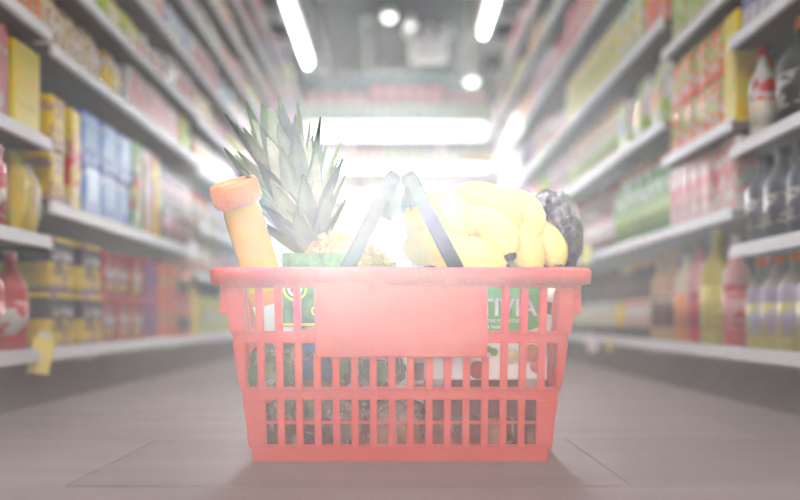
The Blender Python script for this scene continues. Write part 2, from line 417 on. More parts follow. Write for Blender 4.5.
# ------------------------------------------------------------------ shelf products
CAT = {'carton': 'box', 'bottle': 'bottle', 'jar': 'jar', 'pouch': 'bag', 'can': 'can', 'tray': 'tray'}
NAME = {'carton': 'food_carton', 'bottle': 'drink_bottle', 'jar': 'food_jar', 'pouch': 'food_pouch', 'can': 'food_can'}
def protos(kind, wd, dp, h, pal):
    """list of (part name, mesh); front faces -y, base at z=0, centred"""
    out = []
    body, label, cap = pal
    r = wd / 2
    if kind == 'carton':
        b = MB(); b.box(-r, r, -dp / 2, dp / 2, 0, h); out.append(('body', b.mesh('body', body, min(.004, wd * .06))))
        b = MB(); b.box(-r * .78, r * .78, -dp / 2 - .0015, -dp / 2 + .001, h * .30, h * .80); out.append(('front_print', b.mesh('front_print', label)))
        b = MB(); b.box(-r * .96, r * .96, -.003, .003, h - .0005, h + .0015); out.append(('flap_seam', b.mesh('flap_seam', cap)))
    elif kind == 'bottle':
        b = MB(); b.lathe([(r * .86, 0), (r, .012), (r, h * .58), (r * .92, h * .66), (r * .45, h * .80), (r * .36, h * .86), (r * .36, h * .92)], 16); out.append(('body', b.mesh('body', body)))
        b = MB(); b.lathe([(r * 1.02, h * .16), (r * 1.02, h * .50)], 16); out.append(('label', b.mesh('label', label)))
        b = MB(); b.lathe([(r * .42, h * .90), (r * .42, h * .99), (r * .38, h)], 14); out.append(('cap', b.mesh('cap', cap)))
    elif kind == 'jar':
        b = MB(); b.lathe([(r * .9, 0), (r, .01), (r, h * .74), (r * .86, h * .84), (r * .86, h * .88)], 16); out.append(('body', b.mesh('body', body)))
        b = MB(); b.lathe([(r * 1.02, h * .16), (r * 1.02, h * .66)], 16); out.append(('label', b.mesh('label', label)))
        b = MB(); b.lathe([(r * .9, h * .86), (r * .92, h * .98), (r * .86, h)], 16); out.append(('lid', b.mesh('lid', cap)))
    elif kind == 'can':
        b = MB(); b.lathe([(r * .96, 0), (r, .006), (r, h - .006), (r * .96, h)], 16); out.append(('body', b.mesh('body', body)))
        b = MB(); b.lathe([(r * 1.015, h * .1), (r * 1.015, h * .86)], 16); out.append(('label', b.mesh('label', label)))
        b = MB(); b.lathe([(r * .98, h - .004), (r * .98, h), (r * .9, h + .002)], 16); out.append(('lid', b.mesh('lid', cap)))
    elif kind == 'pouch':
        nx, nz = 8, 9; vs = []; fs = []
        for sgn in (-1, 1):
            for j in range(nz + 1):
                v = j / nz
                for i in range(nx + 1):
                    u = i / nx * 2 - 1
                    th = (1 - u ** 4) * (1 - (2 * v - .9) ** 4 if v < .95 else 0) * .5
                    th = max(0.0, th) if v < .93 else .01
                    wv = 1 - .06 * math.sin(v * PI)
                    vs.append((u * r * wv, sgn * dp * th, v * h))
        N = (nx + 1) * (nz + 1)
        for j in range(nz):
            for i in range(nx):
                a = j * (nx + 1) + i
                fs.append((a, a + 1, a + nx + 2, a + nx + 1)); fs.append((N + a + nx + 1, N + a + nx + 2, N + a + 1, N + a))
        b = MB(); b.add(vs, fs, True); out.append(('body', b.mesh('body', body)))
        b = MB(); b.box(-r * .6, r * .6, -dp * .5 - .001, -dp * .42, h * .25, h * .68); out.append(('front_print', b.mesh('front_print', label)))
        b = MB(); b.box(-r * .98, r * .98, -.002, .002, h * .93, h); out.append(('top_seal', b.mesh('top_seal', cap)))
    return out

def vivid(c):
    m_ = sum(c) / 3
    return tuple(int(max(8, min(250, (m_ + (v - m_) * 1.3) * .86))) for v in c)
COL = {k: vivid(c) for k, c in {'white': (240, 238, 234), 'cream': (238, 226, 200), 'pink': (232, 170, 172), 'red': (206, 40, 32), 'darkred': (140, 30, 26), 'orange': (238, 130, 40),
       'yellow': (244, 216, 30), 'lemon': (238, 228, 90), 'green': (90, 160, 60), 'lightgreen': (186, 212, 120), 'darkgreen': (30, 84, 54), 'blue': (52, 92, 200), 'lightblue': (130, 180, 230),
       'navy': (34, 40, 78), 'purple': (130, 80, 160), 'brown': (96, 56, 36), 'darkbrown': (56, 34, 26), 'tan': (206, 170, 126), 'grey': (170, 164, 160), 'black': (36, 32, 32), 'amber': (226, 140, 40), 'lilac': (200, 192, 214), 'olive': (200, 190, 40)}.items()}
def pal(body, label, cap, bands=None, accent=None, scale=5.0, cover=.35, plain=False):
    """three materials: body print, label print, cap"""
    bm_ = print_mat(bands if bands else ((0.0, COL[body]),), COL[accent] if accent and not plain else None, scale, cover)
    lm_ = print_mat(((0.0, COL[label]), (.78, COL[body]), (.9, COL[label])), COL[accent] if accent else COL[body], 4.0, .28)
    cm_ = print_mat(((0.0, COL[cap]),))
    return (bm_, lm_, cm_)
USED = {}
def put_run(code, si, ya, yb, kind, wd, h, palette, desc, stack=1, dp=None, gap=.004, zoff=0.0):
    s, b0, b1, hz, top, nm = BAY[code]
    z = hz[si] + zoff
    desc = desc.replace(', stacked', '')
    gname = desc + ', ' + nm + ' shelf %d' % (si + 1)
    first = USED.get(gname, 0)
    L = yb - ya
    nn = max(1, int((L + .002) / (wd + gap)))
    pitch = L / nn
    dp = dp or min(.2, max(wd, .07))
    if kind in ('bottle', 'jar', 'can'): dp = wd
    if kind == 'pouch': dp = min(dp, .05)
    pr = protos(kind, wd, dp, h, palette)
    for i in range(nn):
        for k in range(stack):
            yy = ya + pitch * (i + .5)
            x = s * (W + .022 + dp / 2 + rnd.uniform(0, .006))
            t = thing(NAME[kind], '', CAT[kind], (x, yy, z - .002 + k * (h + .002)), (-s) * PI / 2 + rnd.uniform(-.02, .02), gname)
            place = '' if nn == 1 and not first else ' %s along,' % ORD[first + i]
            lev = '' if stack == 1 else (' bottom', ' top')[k] + ('' if place else ',')
            lab = '%s,%s%s %s shelf, %s' % (desc, lev, place, ORD[si], nm)
            if len(lab.split()) > 16: print('LONG', lab)
            t['label'] = lab
            for pn, me in pr: obj(pn, me, t)
    USED[gname] = first + nn
def ly(px): return (W + .024) * FPX / (VX - px)          # left shelf edge: pixel column -> distance
def ry(px): return (W + .024) * FPX / (px - VX)
# ---- left, nearest bay
A1 = ('LA', 0); a0 = 1.23
put_run('LA', 0, a0, ly(38), 'bottle', .068, .20, pal('red', 'white', 'red', plain=True, accent='red'), 'red sauce bottle with white label')
put_run('LA', 1, 1.30, 1.43, 'jar', .12, .165, pal('orange', 'cream', 'red', accent='red'), 'round orange tub with red lid')
put_run('LA', 1, 1.434, 1.474, 'pouch', .038, .165, pal('yellow', 'lemon', 'yellow', accent='lemon', cover=.2), 'yellow upright snack pouch')
put_run('LA', 1, 1.476, 1.513, 'pouch', .036, .155, pal('yellow', 'cream', 'olive', accent='cream'), 'yellow and cream slim pouch')
put_run('LA', 2, a0, 1.395, 'carton', .072, .19, pal('white', 'pink', 'white', accent='pink', bands=((0, COL['white']), (.62, COL['lilac']), (.75, COL['red']))), 'white carton with red top band')
put_run('LA', 2, 1.40, 1.512, 'carton', .107, .178, pal('yellow', 'yellow', 'yellow', accent='lemon'), 'large plain yellow carton')
put_run('LA', 3, a0, 1.51, 'carton', .09, .16, pal('tan', 'orange', 'tan', accent='orange'), 'tan carton with orange print')
# ---- left, second bay
har = (print_mat(((0, (90, 60, 40)), (.05, COL['olive']), (.14, COL['yellow']), (.52, COL['black']), (.90, COL['yellow'])), (150, 96, 150), 7.0, .10),
       print_mat(((0, COL['yellow']), (.44, COL['black']), (.55, COL['white']), (.86, COL['black'])), COL['black'], 9.0, .45), print_mat(((0, COL['yellow']),)))
put_run('LB', 0, YB0 + .01, ly(105), 'carton', .122, .122, har, 'yellow and black snack box with white lettering, stacked', 2, dp=.16)
put_run('LB', 0, ly(103.5), ly(143), 'carton', .088, .118, pal('red', 'white', 'red', accent='darkred', bands=((0, COL['orange']), (.18, COL['yellow']), (.30, COL['red']))), 'red box with yellow foot and white oval, stacked', 2, dp=.15)
put_run('LB', 0, ly(143.5), ly(158), 'carton', .06, .122, pal('red', 'purple', 'red', accent='purple'), 'red and purple box, stacked', 2, dp=.14)
put_run('LB', 0, ly(159), ly(179), 'carton', .10, .122, pal('red', 'tan', 'darkred', accent='orange'), 'bright red box with tan picture, stacked', 2, dp=.14)
put_run('LB', 0, ly(180), YB1 - .01, 'can', .072, .125, pal('darkgreen', 'darkgreen', 'grey', accent='orange'), 'dark green can with orange band, stacked', 2)
put_run('LB', 1, YB0 + .01, ly(70), 'carton', .065, .12, pal('yellow', 'yellow', 'yellow', accent='tan', bands=((0, COL['brown']), (.2, COL['yellow']))), 'yellow tea box, stacked', 2, dp=.12)
put_run('LB', 1, ly(70.5), ly(81), 'carton', .05, .24, pal('tan', 'red', 'yellow', accent='yellow', bands=((0, COL['white']), (.25, COL['red']), (.52, COL['tan']), (.8, COL['yellow']))), 'tall red, tan and yellow carton')
put_run('LB', 1, ly(82), ly(133), 'carton', .102, .128, pal('blue', 'lightblue', 'blue', accent='lightblue', bands=((0, COL['blue']), (.3, (70, 130, 220)), (.7, COL['lilac']), (.86, COL['blue']))), 'blue box with orange picture, stacked', 2, dp=.15)
put_run('LB', 1, ly(133.5), ly(142), 'carton', .06, .26, pal('white', 'red', 'green', accent='green', bands=((0, COL['white']), (.25, COL['red']), (.36, COL['lemon']), (.5, COL['darkgreen']), (.72, COL['red']), (.85, COL['green']))), 'tall striped red, green and white carton')
put_run('LB', 1, ly(142.5), ly(155), 'carton', .055, .26, pal('cream', 'white', 'orange', accent='tan'), 'tall cream carton')
put_run('LB', 1, ly(155.5), ly(161), 'carton', .05, .26, pal('amber', 'yellow', 'amber', accent='yellow'), 'tall amber yellow carton')
put_run('LB', 1, ly(161.5), YB1 - .01, 'carton', .078, .118, pal('grey', 'pink', 'brown', accent='brown'), 'grey and brown box, stacked', 2, dp=.13)
put_run('LB', 2, YB0 + .01, ly(105), 'pouch', .085, .135, pal('cream', 'white', 'tan', accent='tan', cover=.2), 'cream pouch with tan print')
put_run('LB', 2, ly(106), ly(128), 'pouch', .075, .13, pal('yellow', 'lemon', 'yellow', accent='white'), 'yellow pouch with white print')
put_run('LB', 2, ly(129), ly(180), 'carton', .075, .13, pal('white', 'pink', 'white', accent='pink', cover=.25), 'white carton with pink print')
put_run('LB', 2, ly(181), YB1 - .01, 'carton', .09, .135, pal('lemon', 'lightgreen', 'yellow', accent='lightgreen'), 'lemon carton with green print')
# ---- right, nearest bay
r0 = 1.22
put_run('RA', 0, 1.295, R12 - .005, 'bottle', .062, .195, pal('olive', 'lilac', 'orange', bands=((0, COL['olive']), (.35, COL['yellow']), (.45, COL['lilac']), (.72, COL['grey']))), 'yellow drink bottle with lilac label and orange cap')
put_run('RA', 0, r0 - .04, 1.29, 'bottle', .075, .19, pal('orange', 'orange', 'white', plain=True, accent='red'), 'orange-red drink bottle')
put_run('RA', 1, 1.17, R12 - .005, 'bottle', .072, .19, pal('navy', 'navy', 'navy', plain=True, accent='grey', cover=.2), 'navy bottle with grey-white label')
put_run('RA', 2, 1.345, 1.455, 'bottle', .10, .215, pal('black', 'black', 'orange', plain=True, accent='grey', cover=.22), 'large black bottle with orange cap')
put_run('RA', 2, 1.46, R12 - .005, 'bottle', .05, .20, pal('red', 'cream', 'red', accent='white', bands=((0, COL['cream']), (.45, COL['red']), (.7, COL['cream']))), 'cream and red slim bottle')
put_run('RA', 2, 1.19, 1.34, 'jar', .07, .18, pal('olive', 'cream', 'tan', accent='lemon'), 'olive jar with cream label')
put_run('RA', 3, 1.30, R12 - .005, 'carton', .08, .2, pal('white', 'blue', 'white', accent='lilac', bands=((0, COL['lemon']), (.1, COL['white']))), 'white pack with blue print')
# ---- right, second bay
put_run('RB', 0, R12 + .008, ry(712), 'bottle', .062, .255, pal('red', 'pink', 'white', bands=((0, COL['red']), (.6, COL['pink']))), 'red syrup bottle nearest the bay post')
put_run('RB', 0, ry(711), ry(694), 'bottle', .08, .285, pal('olive', 'olive', 'olive', plain=True, accent='lemon', cover=.15), 'large yellow-green syrup bottle')
put_run('RB', 0, ry(693.5), ry(681), 'bottle', .062, .265, pal('darkred', 'red', 'grey', bands=((0, COL['red']), (.55, COL['pink']))), 'dark red syrup bottle between yellow and orange ones')
put_run('RB', 0, ry(680.5), R23 - .01, 'bottle', .066, .262, pal('amber', 'amber', 'grey', bands=((0, COL['amber']), (.55, COL['cream']))), 'amber orange syrup bottle')
put_run('RB', 1, R12 + .01, R23 - .01, 'carton', .058, .165, pal('white', 'red', 'red', accent='pink', bands=((0, COL['white']), (.6, COL['pink']), (.75, COL['white']))), 'white juice carton with red top', dp=.08)
put_run('RB', 2, R12 + .01, 1.64, 'carton', .06, .25, pal('yellow', 'yellow', 'yellow', accent='lemon'), 'tall plain yellow carton')
put_run('RB', 2, 1.645, R23 - .01, 'carton', .072, .122, pal('white', 'lightgreen', 'white', accent='orange', bands=((0, COL['orange']), (.2, COL['white']), (.6, COL['lightgreen']))), 'white, green and orange box, stacked', 2, dp=.12)
put_run('RB', 3, R12 + .01, R23 - .01, 'carton', .072, .2, pal('cream', 'lightgreen', 'white', accent='lightgreen'), 'cream box with green print')
# ---- right, third bay
put_run('RC', 0, R23 + .01, ry(646), 'bottle', .062, .26, pal('tan', 'brown', 'tan', plain=True, accent='brown'), 'tan and brown tall bottle')
put_run('RC', 0, ry(645), ry(621), 'bottle', .064, .25, pal('darkbrown', 'white', 'tan', plain=True, accent='orange', cover=.2), 'dark brown bottle with white and orange label')
put_run('RC', 0, ry(620), ry(612), 'bottle', .07, .24, pal('darkbrown', 'yellow', 'tan', plain=True, accent='yellow'), 'dark brown bottle with yellow label')
put_run('RC', 0, ry(611), R34 - .01, 'bottle', .064, .24, pal('darkbrown', 'cream', 'brown', plain=True, accent='white'), 'dark brown bottle with plain white label')
put_run('RC', 1, R23 + .01, ry(612), 'bottle', .066, .245, pal('brown', 'lightgreen', 'tan', accent='green', cover=.3, bands=((0, COL['brown']), (.15, COL['white']))), 'brown bottle with green and white label')
put_run('RC', 1, ry(611), R34 - .01, 'bottle', .07, .24, pal('brown', 'white', 'darkred', plain=True, accent='pink'), 'brown bottle with white and pink label')
put_run('RC', 2, R23 + .01, ry(628), 'pouch', .12, .2, pal('white', 'orange', 'pink', accent='lightgreen', cover=.2), 'white bag with orange picture')
put_run('RC', 2, ry(627), ry(617), 'carton', .07, .17, pal('white', 'lightblue', 'white', accent='lightgreen'), 'white carton with blue and green print')
put_run('RC', 2, ry(616), R34 - .01, 'bottle', .06, .215, pal('cream', 'lightgreen', 'tan', plain=True, accent='white'), 'cream bottle with pale green label')
put_run('RC', 3, R23 + .01, 2.16, 'carton', .085, .21, pal('pink', 'orange', 'white', accent='orange'), 'pink carton with orange picture')
put_run('RC', 3, 2.165, 2.42, 'carton', .075, .19, pal('lightgreen', 'yellow', 'white', accent='white'), 'light green carton with yellow panel')
put_run('RC', 3, 2.425, R34 - .01, 'carton', .08, .20, pal('cream', 'lightgreen', 'white', accent='lemon'), 'cream carton with lemon panels')
# ---- the rest of the shelves: pale packs, run by run
FILL = [('carton', .085, .95, pal('white', 'pink', 'white', accent='pink', cover=.2), 'white carton with pink patches'),
        ('carton', .075, .9, pal('cream', 'white', 'tan', accent='tan', cover=.2), 'cream carton with tan patches'),
        ('carton', .10, .92, pal('lemon', 'lightgreen', 'white', accent='white'), 'pale lemon carton'),
        ('carton', .07, .95, pal('white', 'red', 'white', accent='lilac', cover=.2), 'white carton with red panel'),
        ('carton', .08, .85, pal('lightblue', 'white', 'white', accent='white'), 'light blue carton'),
        ('carton', .09, .9, pal('pink', 'white', 'pink', accent='red', cover=.2), 'pink carton with red patches'),
        ('carton', .08, .88, pal('tan', 'orange', 'tan', accent='cream'), 'tan carton with orange panel'),
        ('pouch', .10, .93, pal('white', 'cream', 'white', accent='grey', cover=.15), 'white pillow pouch'),
        ('pouch', .09, .92, pal('cream', 'orange', 'cream', accent='pink', cover=.2), 'cream pouch with orange spot'),
        ('pouch', .10, .9, pal('lightgreen', 'white', 'green', accent='lemon'), 'light green pouch'),
        ('jar', .075, .85, pal('tan', 'white', 'grey', accent='cream'), 'tan jar with white label'),
        ('jar', .08, .8, pal('cream', 'pink', 'white', accent='white'), 'cream jar with pink label'),
        ('jar', .075, .85, pal('orange', 'white', 'red', accent='cream'), 'orange jar with red lid'),
        ('can', .08, .8, pal('grey', 'white', 'grey', accent='pink', cover=.25), 'white labelled tin can'),
        ('can', .075, .82, pal('grey', 'lilac', 'grey', accent='purple', cover=.2), 'lilac labelled tin can'),
        ('bottle', .07, .97, pal('cream', 'white', 'white', accent='tan', cover=.2), 'cream bottle with white cap'),
        ('bottle', .07, .95, pal('lemon', 'white', 'green', accent='lightgreen'), 'lemon bottle with green cap'),
        ('bottle', .075, .96, pal('pink', 'white', 'red', accent='pink'), 'pink bottle with red cap')]
def fill(code, si, ya, yb, grow=1.0):
    s, b0, b1, hz, top, nm = BAY[code]
    clear = (hz[si + 1] - .032 - hz[si]) if si + 1 < len(hz) else top - hz[si]
    names = rnd.sample(range(len(FILL)), 6); i = 0; y = ya
    while y < yb - .1:
        kind, wd, hf, pl, desc = FILL[names[i % 6]]; i += 1
        if kind == 'bottle' and clear < .16: continue
        L = rnd.uniform(.24, .42); e = min(yb, y + L)
        if yb - e < .12: e = yb
        wd = wd * grow; h = min(clear * .9, {'carton': .24, 'pouch': .2, 'jar': .15, 'can': .12, 'bottle': .27}[kind]) * hf
        stack = 1
        if kind in ('can', 'carton') and clear / h > 2.1: stack = 2
        put_run(code, si, y, e, kind, min(wd, e - y - .005), h, pl, desc, stack); y = e + .006
        if i > 40: break
for si in range(3, 9): fill('LB', si, YB0 + .01, YB1 - .01, 1.15)
put_run('LC', 0, YB1 + .01, 2.80, 'pouch', .07, .185, pal('lemon', 'yellow', 'yellow', accent='olive', cover=.15), 'bright lemon tall pouch')
fill('LC', 0, 2.81, YC - .01, 1.2)
for si in range(1, 10): fill('LC', si, YB1 + .01, YC - .01, 1.25)
for cd, a, e in (('LD', YC + .01, YD - .01), ('LE', YD + .01, Y_END - .01)):
    for si in range(10): fill(cd, si, a, e, 1.6)
for si in range(4, 7): fill('RC', si, R23 + .01, R34 - .01, 1.15)
for si in (4,): fill('RB', si, R12 + .01, R23 - .01, 1.0)
for si in range(7): fill('RD', si, R34 + .01, R45 - .01, 1.35); fill('RE', si, R45 + .01, Y_END - .01, 1.6)
# tray and tags on the rails
def tag_card(px, py, wpx, hpx, side, col, label, tilt=0.0):
    Y = ly(px) if side < 0 else ry(px)
    s = side; X = s * (W - .004); z = CAMH + (VY - py) / FPX * Y
    wd = wpx / FPX * Y; h = hpx / FPX * Y
    t = thing('price_tag', label, 'tag', (X, Y, z), s * PI / 2 * -1 + s * .9)
    t.rotation_euler = (0, tilt, -s * PI / 2 + s * 1.0)
    b = MB(); b.box(-wd / 2, wd / 2, -.0012, .0012, -h, 0); b.build('card', mat('tag_%d_%d' % (col[0], col[2]), col, .5), t)
    b = MB(); b.box(-wd * .3, wd * .3, .0012, .006, -h * .12, .012); b.build('clip', rail_m, t)
tag_card(31, 338, 20, 36, -1, (240, 222, 96), 'yellow hanging price tag on the lowest left rail', .18)
tag_card(184, 244, 9, 15, -1, (246, 246, 248), 'white hanging price tag under the blue box shelf', .1)
tag_card(198, 219, 8, 16, -1, (246, 246, 248), 'white hanging price tag at the third left bay post')
tag_card(163, 71, 9, 11, -1, (252, 252, 255), 'small white price tag high on the left rails')
tag_card(597, 336, 9, 16, 1, (240, 240, 240), 'white hanging price tag on the lowest right rail', -.3)
tag_card(618, 338, 4, 14, 1, (226, 196, 70), 'narrow yellow price tag on the lowest right rail')
tag_card(594, 247, 10, 18, 1, (238, 232, 110), 'yellow price tag on the right rail beside the basket rim')

# ------------------------------------------------------------------ lit display across the aisle end
strip_m = mat('light_strip', (255, 255, 255), .4, emit=((255, 253, 250), STRIP_L))
t = thing('display_unit', 'white lit display shelving across the far end of the aisle', 'display', (0, Y_DISP, 0))
HWD = 1.5
b = MB(); b.box(-HWD, HWD, .42, .46, 0, 2.6); b.build('back_panel', shelf_m, t)
for x in (-HWD, -.5, .5, HWD):
    b = MB(); b.box(x - .02, x + .02, .36, .42, 0, 2.6); b.build('upright', post_m, t)
b = MB(); b.box(-HWD, HWD, .03, .4, 0, .1); b.build('plinth', kick_m, t)
E_Z = [.12, .46, .80, 1.14, 1.50, 1.78, 2.22]
for z in E_Z:
    hgt = .18 if z > 2.2 else .07
    b = MB(); b.box(-HWD, HWD, .02, .42, z - .03, z); sh = b.build('shelf', shelf_m, t)
    b = MB(); b.box(-HWD, HWD, 0, .018, z - hgt, z + .002); b.build('light_box', rail_m, sh)
    if z > 1.1:
        hx = .93
        b = MB(); b.add([(-hx, -.002, z - hgt + .006), (hx, -.002, z - hgt + .006), (hx, -.002, z - .004), (-hx, -.002, z - .004)], [(0, 1, 2, 3)]); b.build('light_strip', strip_m, sh)
        ld = bpy.data.lights.new('strip_beam', 'AREA'); ld.shape = 'RECTANGLE'; ld.size = 1.5; ld.size_y = hgt - .012; ld.energy = BEAM_W[z]; ld.spread = BEAM_SPREAD
        lo_ = bpy.data.objects.new('strip_beam', ld); C.objects.link(lo_); lo_.location = (0, Y_DISP - .006, z - hgt / 2)
        lo_.rotation_euler = (Vector((0, .6, .25)) - lo_.location).to_track_quat('-Z', 'Y').to_euler()  # added area light before the strip, aimed so the mist glows
def disp_run(z, xa, xb, kind, wd, h, pl, desc, where, stack=1):
    nn = max(1, int((xb - xa) / (wd + .006))); pitch = (xb - xa) / nn
    dp = wd if kind in ('bottle', 'jar', 'can') else .12
    pr = protos(kind, wd, dp, h, pl)
    for i in range(nn):
        for k in range(stack):
            tt = thing(NAME[kind], '%s, %s from left, %s of lit end display' % (desc, ORD[i] if i < 12 else '%dth' % (i + 1), where), CAT[kind], (xa + pitch * (i + .5), Y_DISP + .03 + dp / 2 + .01, z + k * (h + .003)), rnd.uniform(-.03, .03), desc + ', ' + where)
            for pn, me in pr: obj(pn, me, tt)
disp_run(2.221, -1.0, 1.0, 'carton', .09, .20, pal('lightgreen', 'white', 'green', accent='white'), 'green and white carton', 'top shelf')
disp_run(2.421 + .003, -.95, -.3, 'carton', .13, .11, pal('red', 'pink', 'red', accent='white', cover=.15), 'flat red box atop cartons at left', 'top shelf')
disp_run(2.421 + .003, -.28, .5, 'carton', .13, .17, pal('red', 'pink', 'darkred', accent='pink', cover=.15), 'tall red box atop cartons', 'top shelf')
disp_run(2.421 + .003, .53, .95, 'carton', .13, .12, pal('darkred', 'red', 'red', accent='white', cover=.15), 'dark red box atop cartons at right', 'top shelf')
shelf_names = {1.78: 'second shelf down', 1.50: 'third shelf down', 1.14: 'fourth shelf down', .80: 'fifth shelf down'}
for z, nmz in shelf_names.items():
    x = -1.0; names = rnd.sample(range(len(FILL)), 5); i = 0
    while x < .95:
        kind, wd, hf, pl, desc = FILL[names[i % 5]]; i += 1
        e = min(1.0, x + .42); h = (.19 if z > 1.4 else .25) * hf
        disp_run(z + .001, x, e, kind, wd * 1.25, h, pl, desc, nmz); x = e + .01

# ------------------------------------------------------------------ shopping basket
BX, BYF = (400.5 - VX) / FPX * .875, .875
bas = thing('shopping_basket', 'coral red plastic shopping basket with black handles, filled with groceries', 'basket', (BX, 1.02, 0))
red_m = mat('basket_plastic', (232, 92, 82), .42, noise_amt=.03, noise_scale=40, bump=.05, bump_scale=400)
black_m = mat('handle_plastic', (32, 31, 34), .85, .12, bump=.08, bump_scale=300)
# front wall position (world) as function of z: leaning, in three stepped tiers
def yf(z): return .905 - .030 * (z / .2211)
def z_of(py):
    z = .1
    for _ in range(20): z = CAMH + (VY - py) / FPX * yf(z)
    return z
def x_of(px, py): return (px - 400.5) / FPX * yf(z_of(py))
TIERS = [(z_of(331 + 2.5), z_of(278), .2121, .2073), (z_of(390), z_of(333.5), .2028, .1984), (z_of(447.5), z_of(390), .1950, .1904)]
DEPTH_TOP, DEPTH_BOT = .29, .235
def yb_(z): return 1.02 + (1.02 - yf(z))       # mirrored back wall
class Wall:
    """maps (u, z, out) to basket-local xyz; u along the wall"""
    def __init__(self, kind): self.k = kind
    def p(self, u, z, o):
        if self.k == 'front': return (u, yf(z) - 1.02 - o, z)
        if self.k == 'back': return (-u, yb_(z) - 1.02 + o, z)
        h = .1865 + (.2121 - .1865) * z / .2211
        if self.k == 'left': return (-h - o, -u, z)
        return (h + o, u, z)
    def slab(self, b, u0a, u1a, u0b, u1b, z0, z1, o0, o1):
        """bottom u range a, top u range b"""
        p = self.p
        b.hexa([p(u0a, z0, o1), p(u1a, z0, o1), p(u1a, z0, o0), p(u0a, z0, o0), p(u0b, z1, o1), p(u1b, z1, o1), p(u1b, z1, o0), p(u0b, z1, o0)])
def hx_at(z):
    for (z0, z1, ht, hb) in TIERS:
        if z >= z0: return hb + (ht - hb) * (z - z0) / (z1 - z0)
    return .186
T_OFF = (.0035, .0015, -.0005)           # upper tiers stand proud
def build_wall(kind, panel):
    wl = Wall(kind); side = kind in ('left', 'right')
    b = MB()
    k_ = .72 if side else 1.0
    def half(z):
        if side: return (1.02 - yf(z)) - .001
        return hx_at(z)
    sc = 1.0
    pit = 18.62 / FPX * .89
    if side:
        hole_n = 9; c0 = -(hole_n - 1) / 2
        cen = [(c0 + i) * pit * 1.15 for i in range(hole_n)]; hw = .0075
        ribs_n = hole_n - 1
    else:
        cen = [(252.3 + 18.62 * k - 400.5) / FPX * .89 for k in range(17)]; hw = 5.8 / FPX * .89
        hole_n = 17
    rows = [(z_of(331), z_of(288)), (z_of(387), z_of(343)), (z_of(444.8), z_of(400))]
    ribs = []
    # base band
    zb1 = z_of(447.5)
    wl.slab(b, -.186 if not side else -half(0), .186 if not side else half(0), -.187 if not side else -half(zb1), .187 if not side else half(zb1), 0, zb1, -.004, -.0015)
    for ti, (z0, z1, ht, hb) in enumerate(TIERS):
        o = T_OFF[ti]; s0, s1 = rows[ti]
        lo = half(z0) if side else hb; hi = half(z1) if side else ht
        def hh(z): return lo + (hi - lo) * (z - z0) / (z1 - z0)
        ks = list(range(hole_n)) if ti < 2 else list(range(1, hole_n - 1))
        # bands below and above the slots
        wl.slab(b, -hh(z0), hh(z0), -hh(s0), hh(s0), z0, s0, -.003, o)
        wl.slab(b, -hh(s1), hh(s1), -hh(z1), hh(z1), s1, z1, -.003, o)
        # corner posts
        e0 = cen[ks[0]] - hw; e1 = cen[ks[-1]] + hw
        wl.slab(b, -hh(s0), e0, -hh(s1), e0, s0, s1, -.003, o + .0012)
        wl.slab(b, e1, hh(s0), e1, hh(s1), s0, s1, -.003, o + .0012)
        for q in range(len(ks) - 1):
            ribs.append((ti, (cen[ks[q]] + cen[ks[q + 1]]) / 2, s0 - .0045, s1 + (.004 if ti else .0), o + .0022))
    wo = b.build(kind + '_wall', red_m, bas, .0006)
    px0, px1 = (315 - 400.5) / FPX * .88, (487 - 400.5) / FPX * .88
    pz0, pz1 = z_of(357), z_of(284)
    for ti, u, z0, z1, o in ribs:
        if panel and px0 - .004 < u < px1 + .004:
            if ti == 0: continue
            if ti == 1: z1 = pz0
        b = MB(); hw2 = 3.6 / FPX * .89; nseg = 5
        # a bar with a rounded lower end
        prof = [(-hw2, z1), (-hw2, z0 + hw2)] + [(-hw2 * math.cos(PI * j / nseg), z0 + hw2 - hw2 * math.sin(PI * j / nseg)) for j in range(1, nseg)] + [(hw2, z0 + hw2), (hw2, z1)]
        N = len(prof)
        vs = [wl.p(u + a, z, o) for a, z in prof] + [wl.p(u + a, z, -.003) for a, z in prof]
        fs = [tuple(range(N)), tuple(range(2 * N - 1, N - 1, -1))] + [(j, N + j, N + (j + 1) % N, (j + 1) % N) for j in range(N)]
        b.add(vs, fs); b.build('rib', red_m, wo, .0005)
    if panel:
        b = MB(); wl.slab(b, px0, px1, px0, px1, pz0, pz1, -.003, .0075); b.build('plain_panel', red_m, wo, .0015, 2)
        if kind == 'front':
            for pxx in (298.5, 504.5):        # short hooks beside the panel under the rim
                u = (pxx - 400.5) / FPX * .875
                b = MB(); wl.slab(b, u - .0016, u + .0016, u - .0022, u + .0022, z_of(312), z_of(283), .006, .0105); b.build('rim_strut', red_m, wo, .0006)
    b = MB(); zc = z_of(423); L = half(zc) if side else hx_at(zc)
    wl.slab(b, -L + .004, L - .004, -L + .004, L - .004, zc - .0018, zc + .0018, -.0075, -.0035); b.build('cross_bar', red_m, wo)
for kd, pn in (('front', True), ('back', True), ('left', False), ('right', False)): build_wall(kd, pn)
# floor of the basket
b = MB(); b.box(-.184, .184, yf(0) - 1.02 + .005, -(yf(0) - 1.02) - .005, .003, .008); b.build('bottom', red_m, bas)
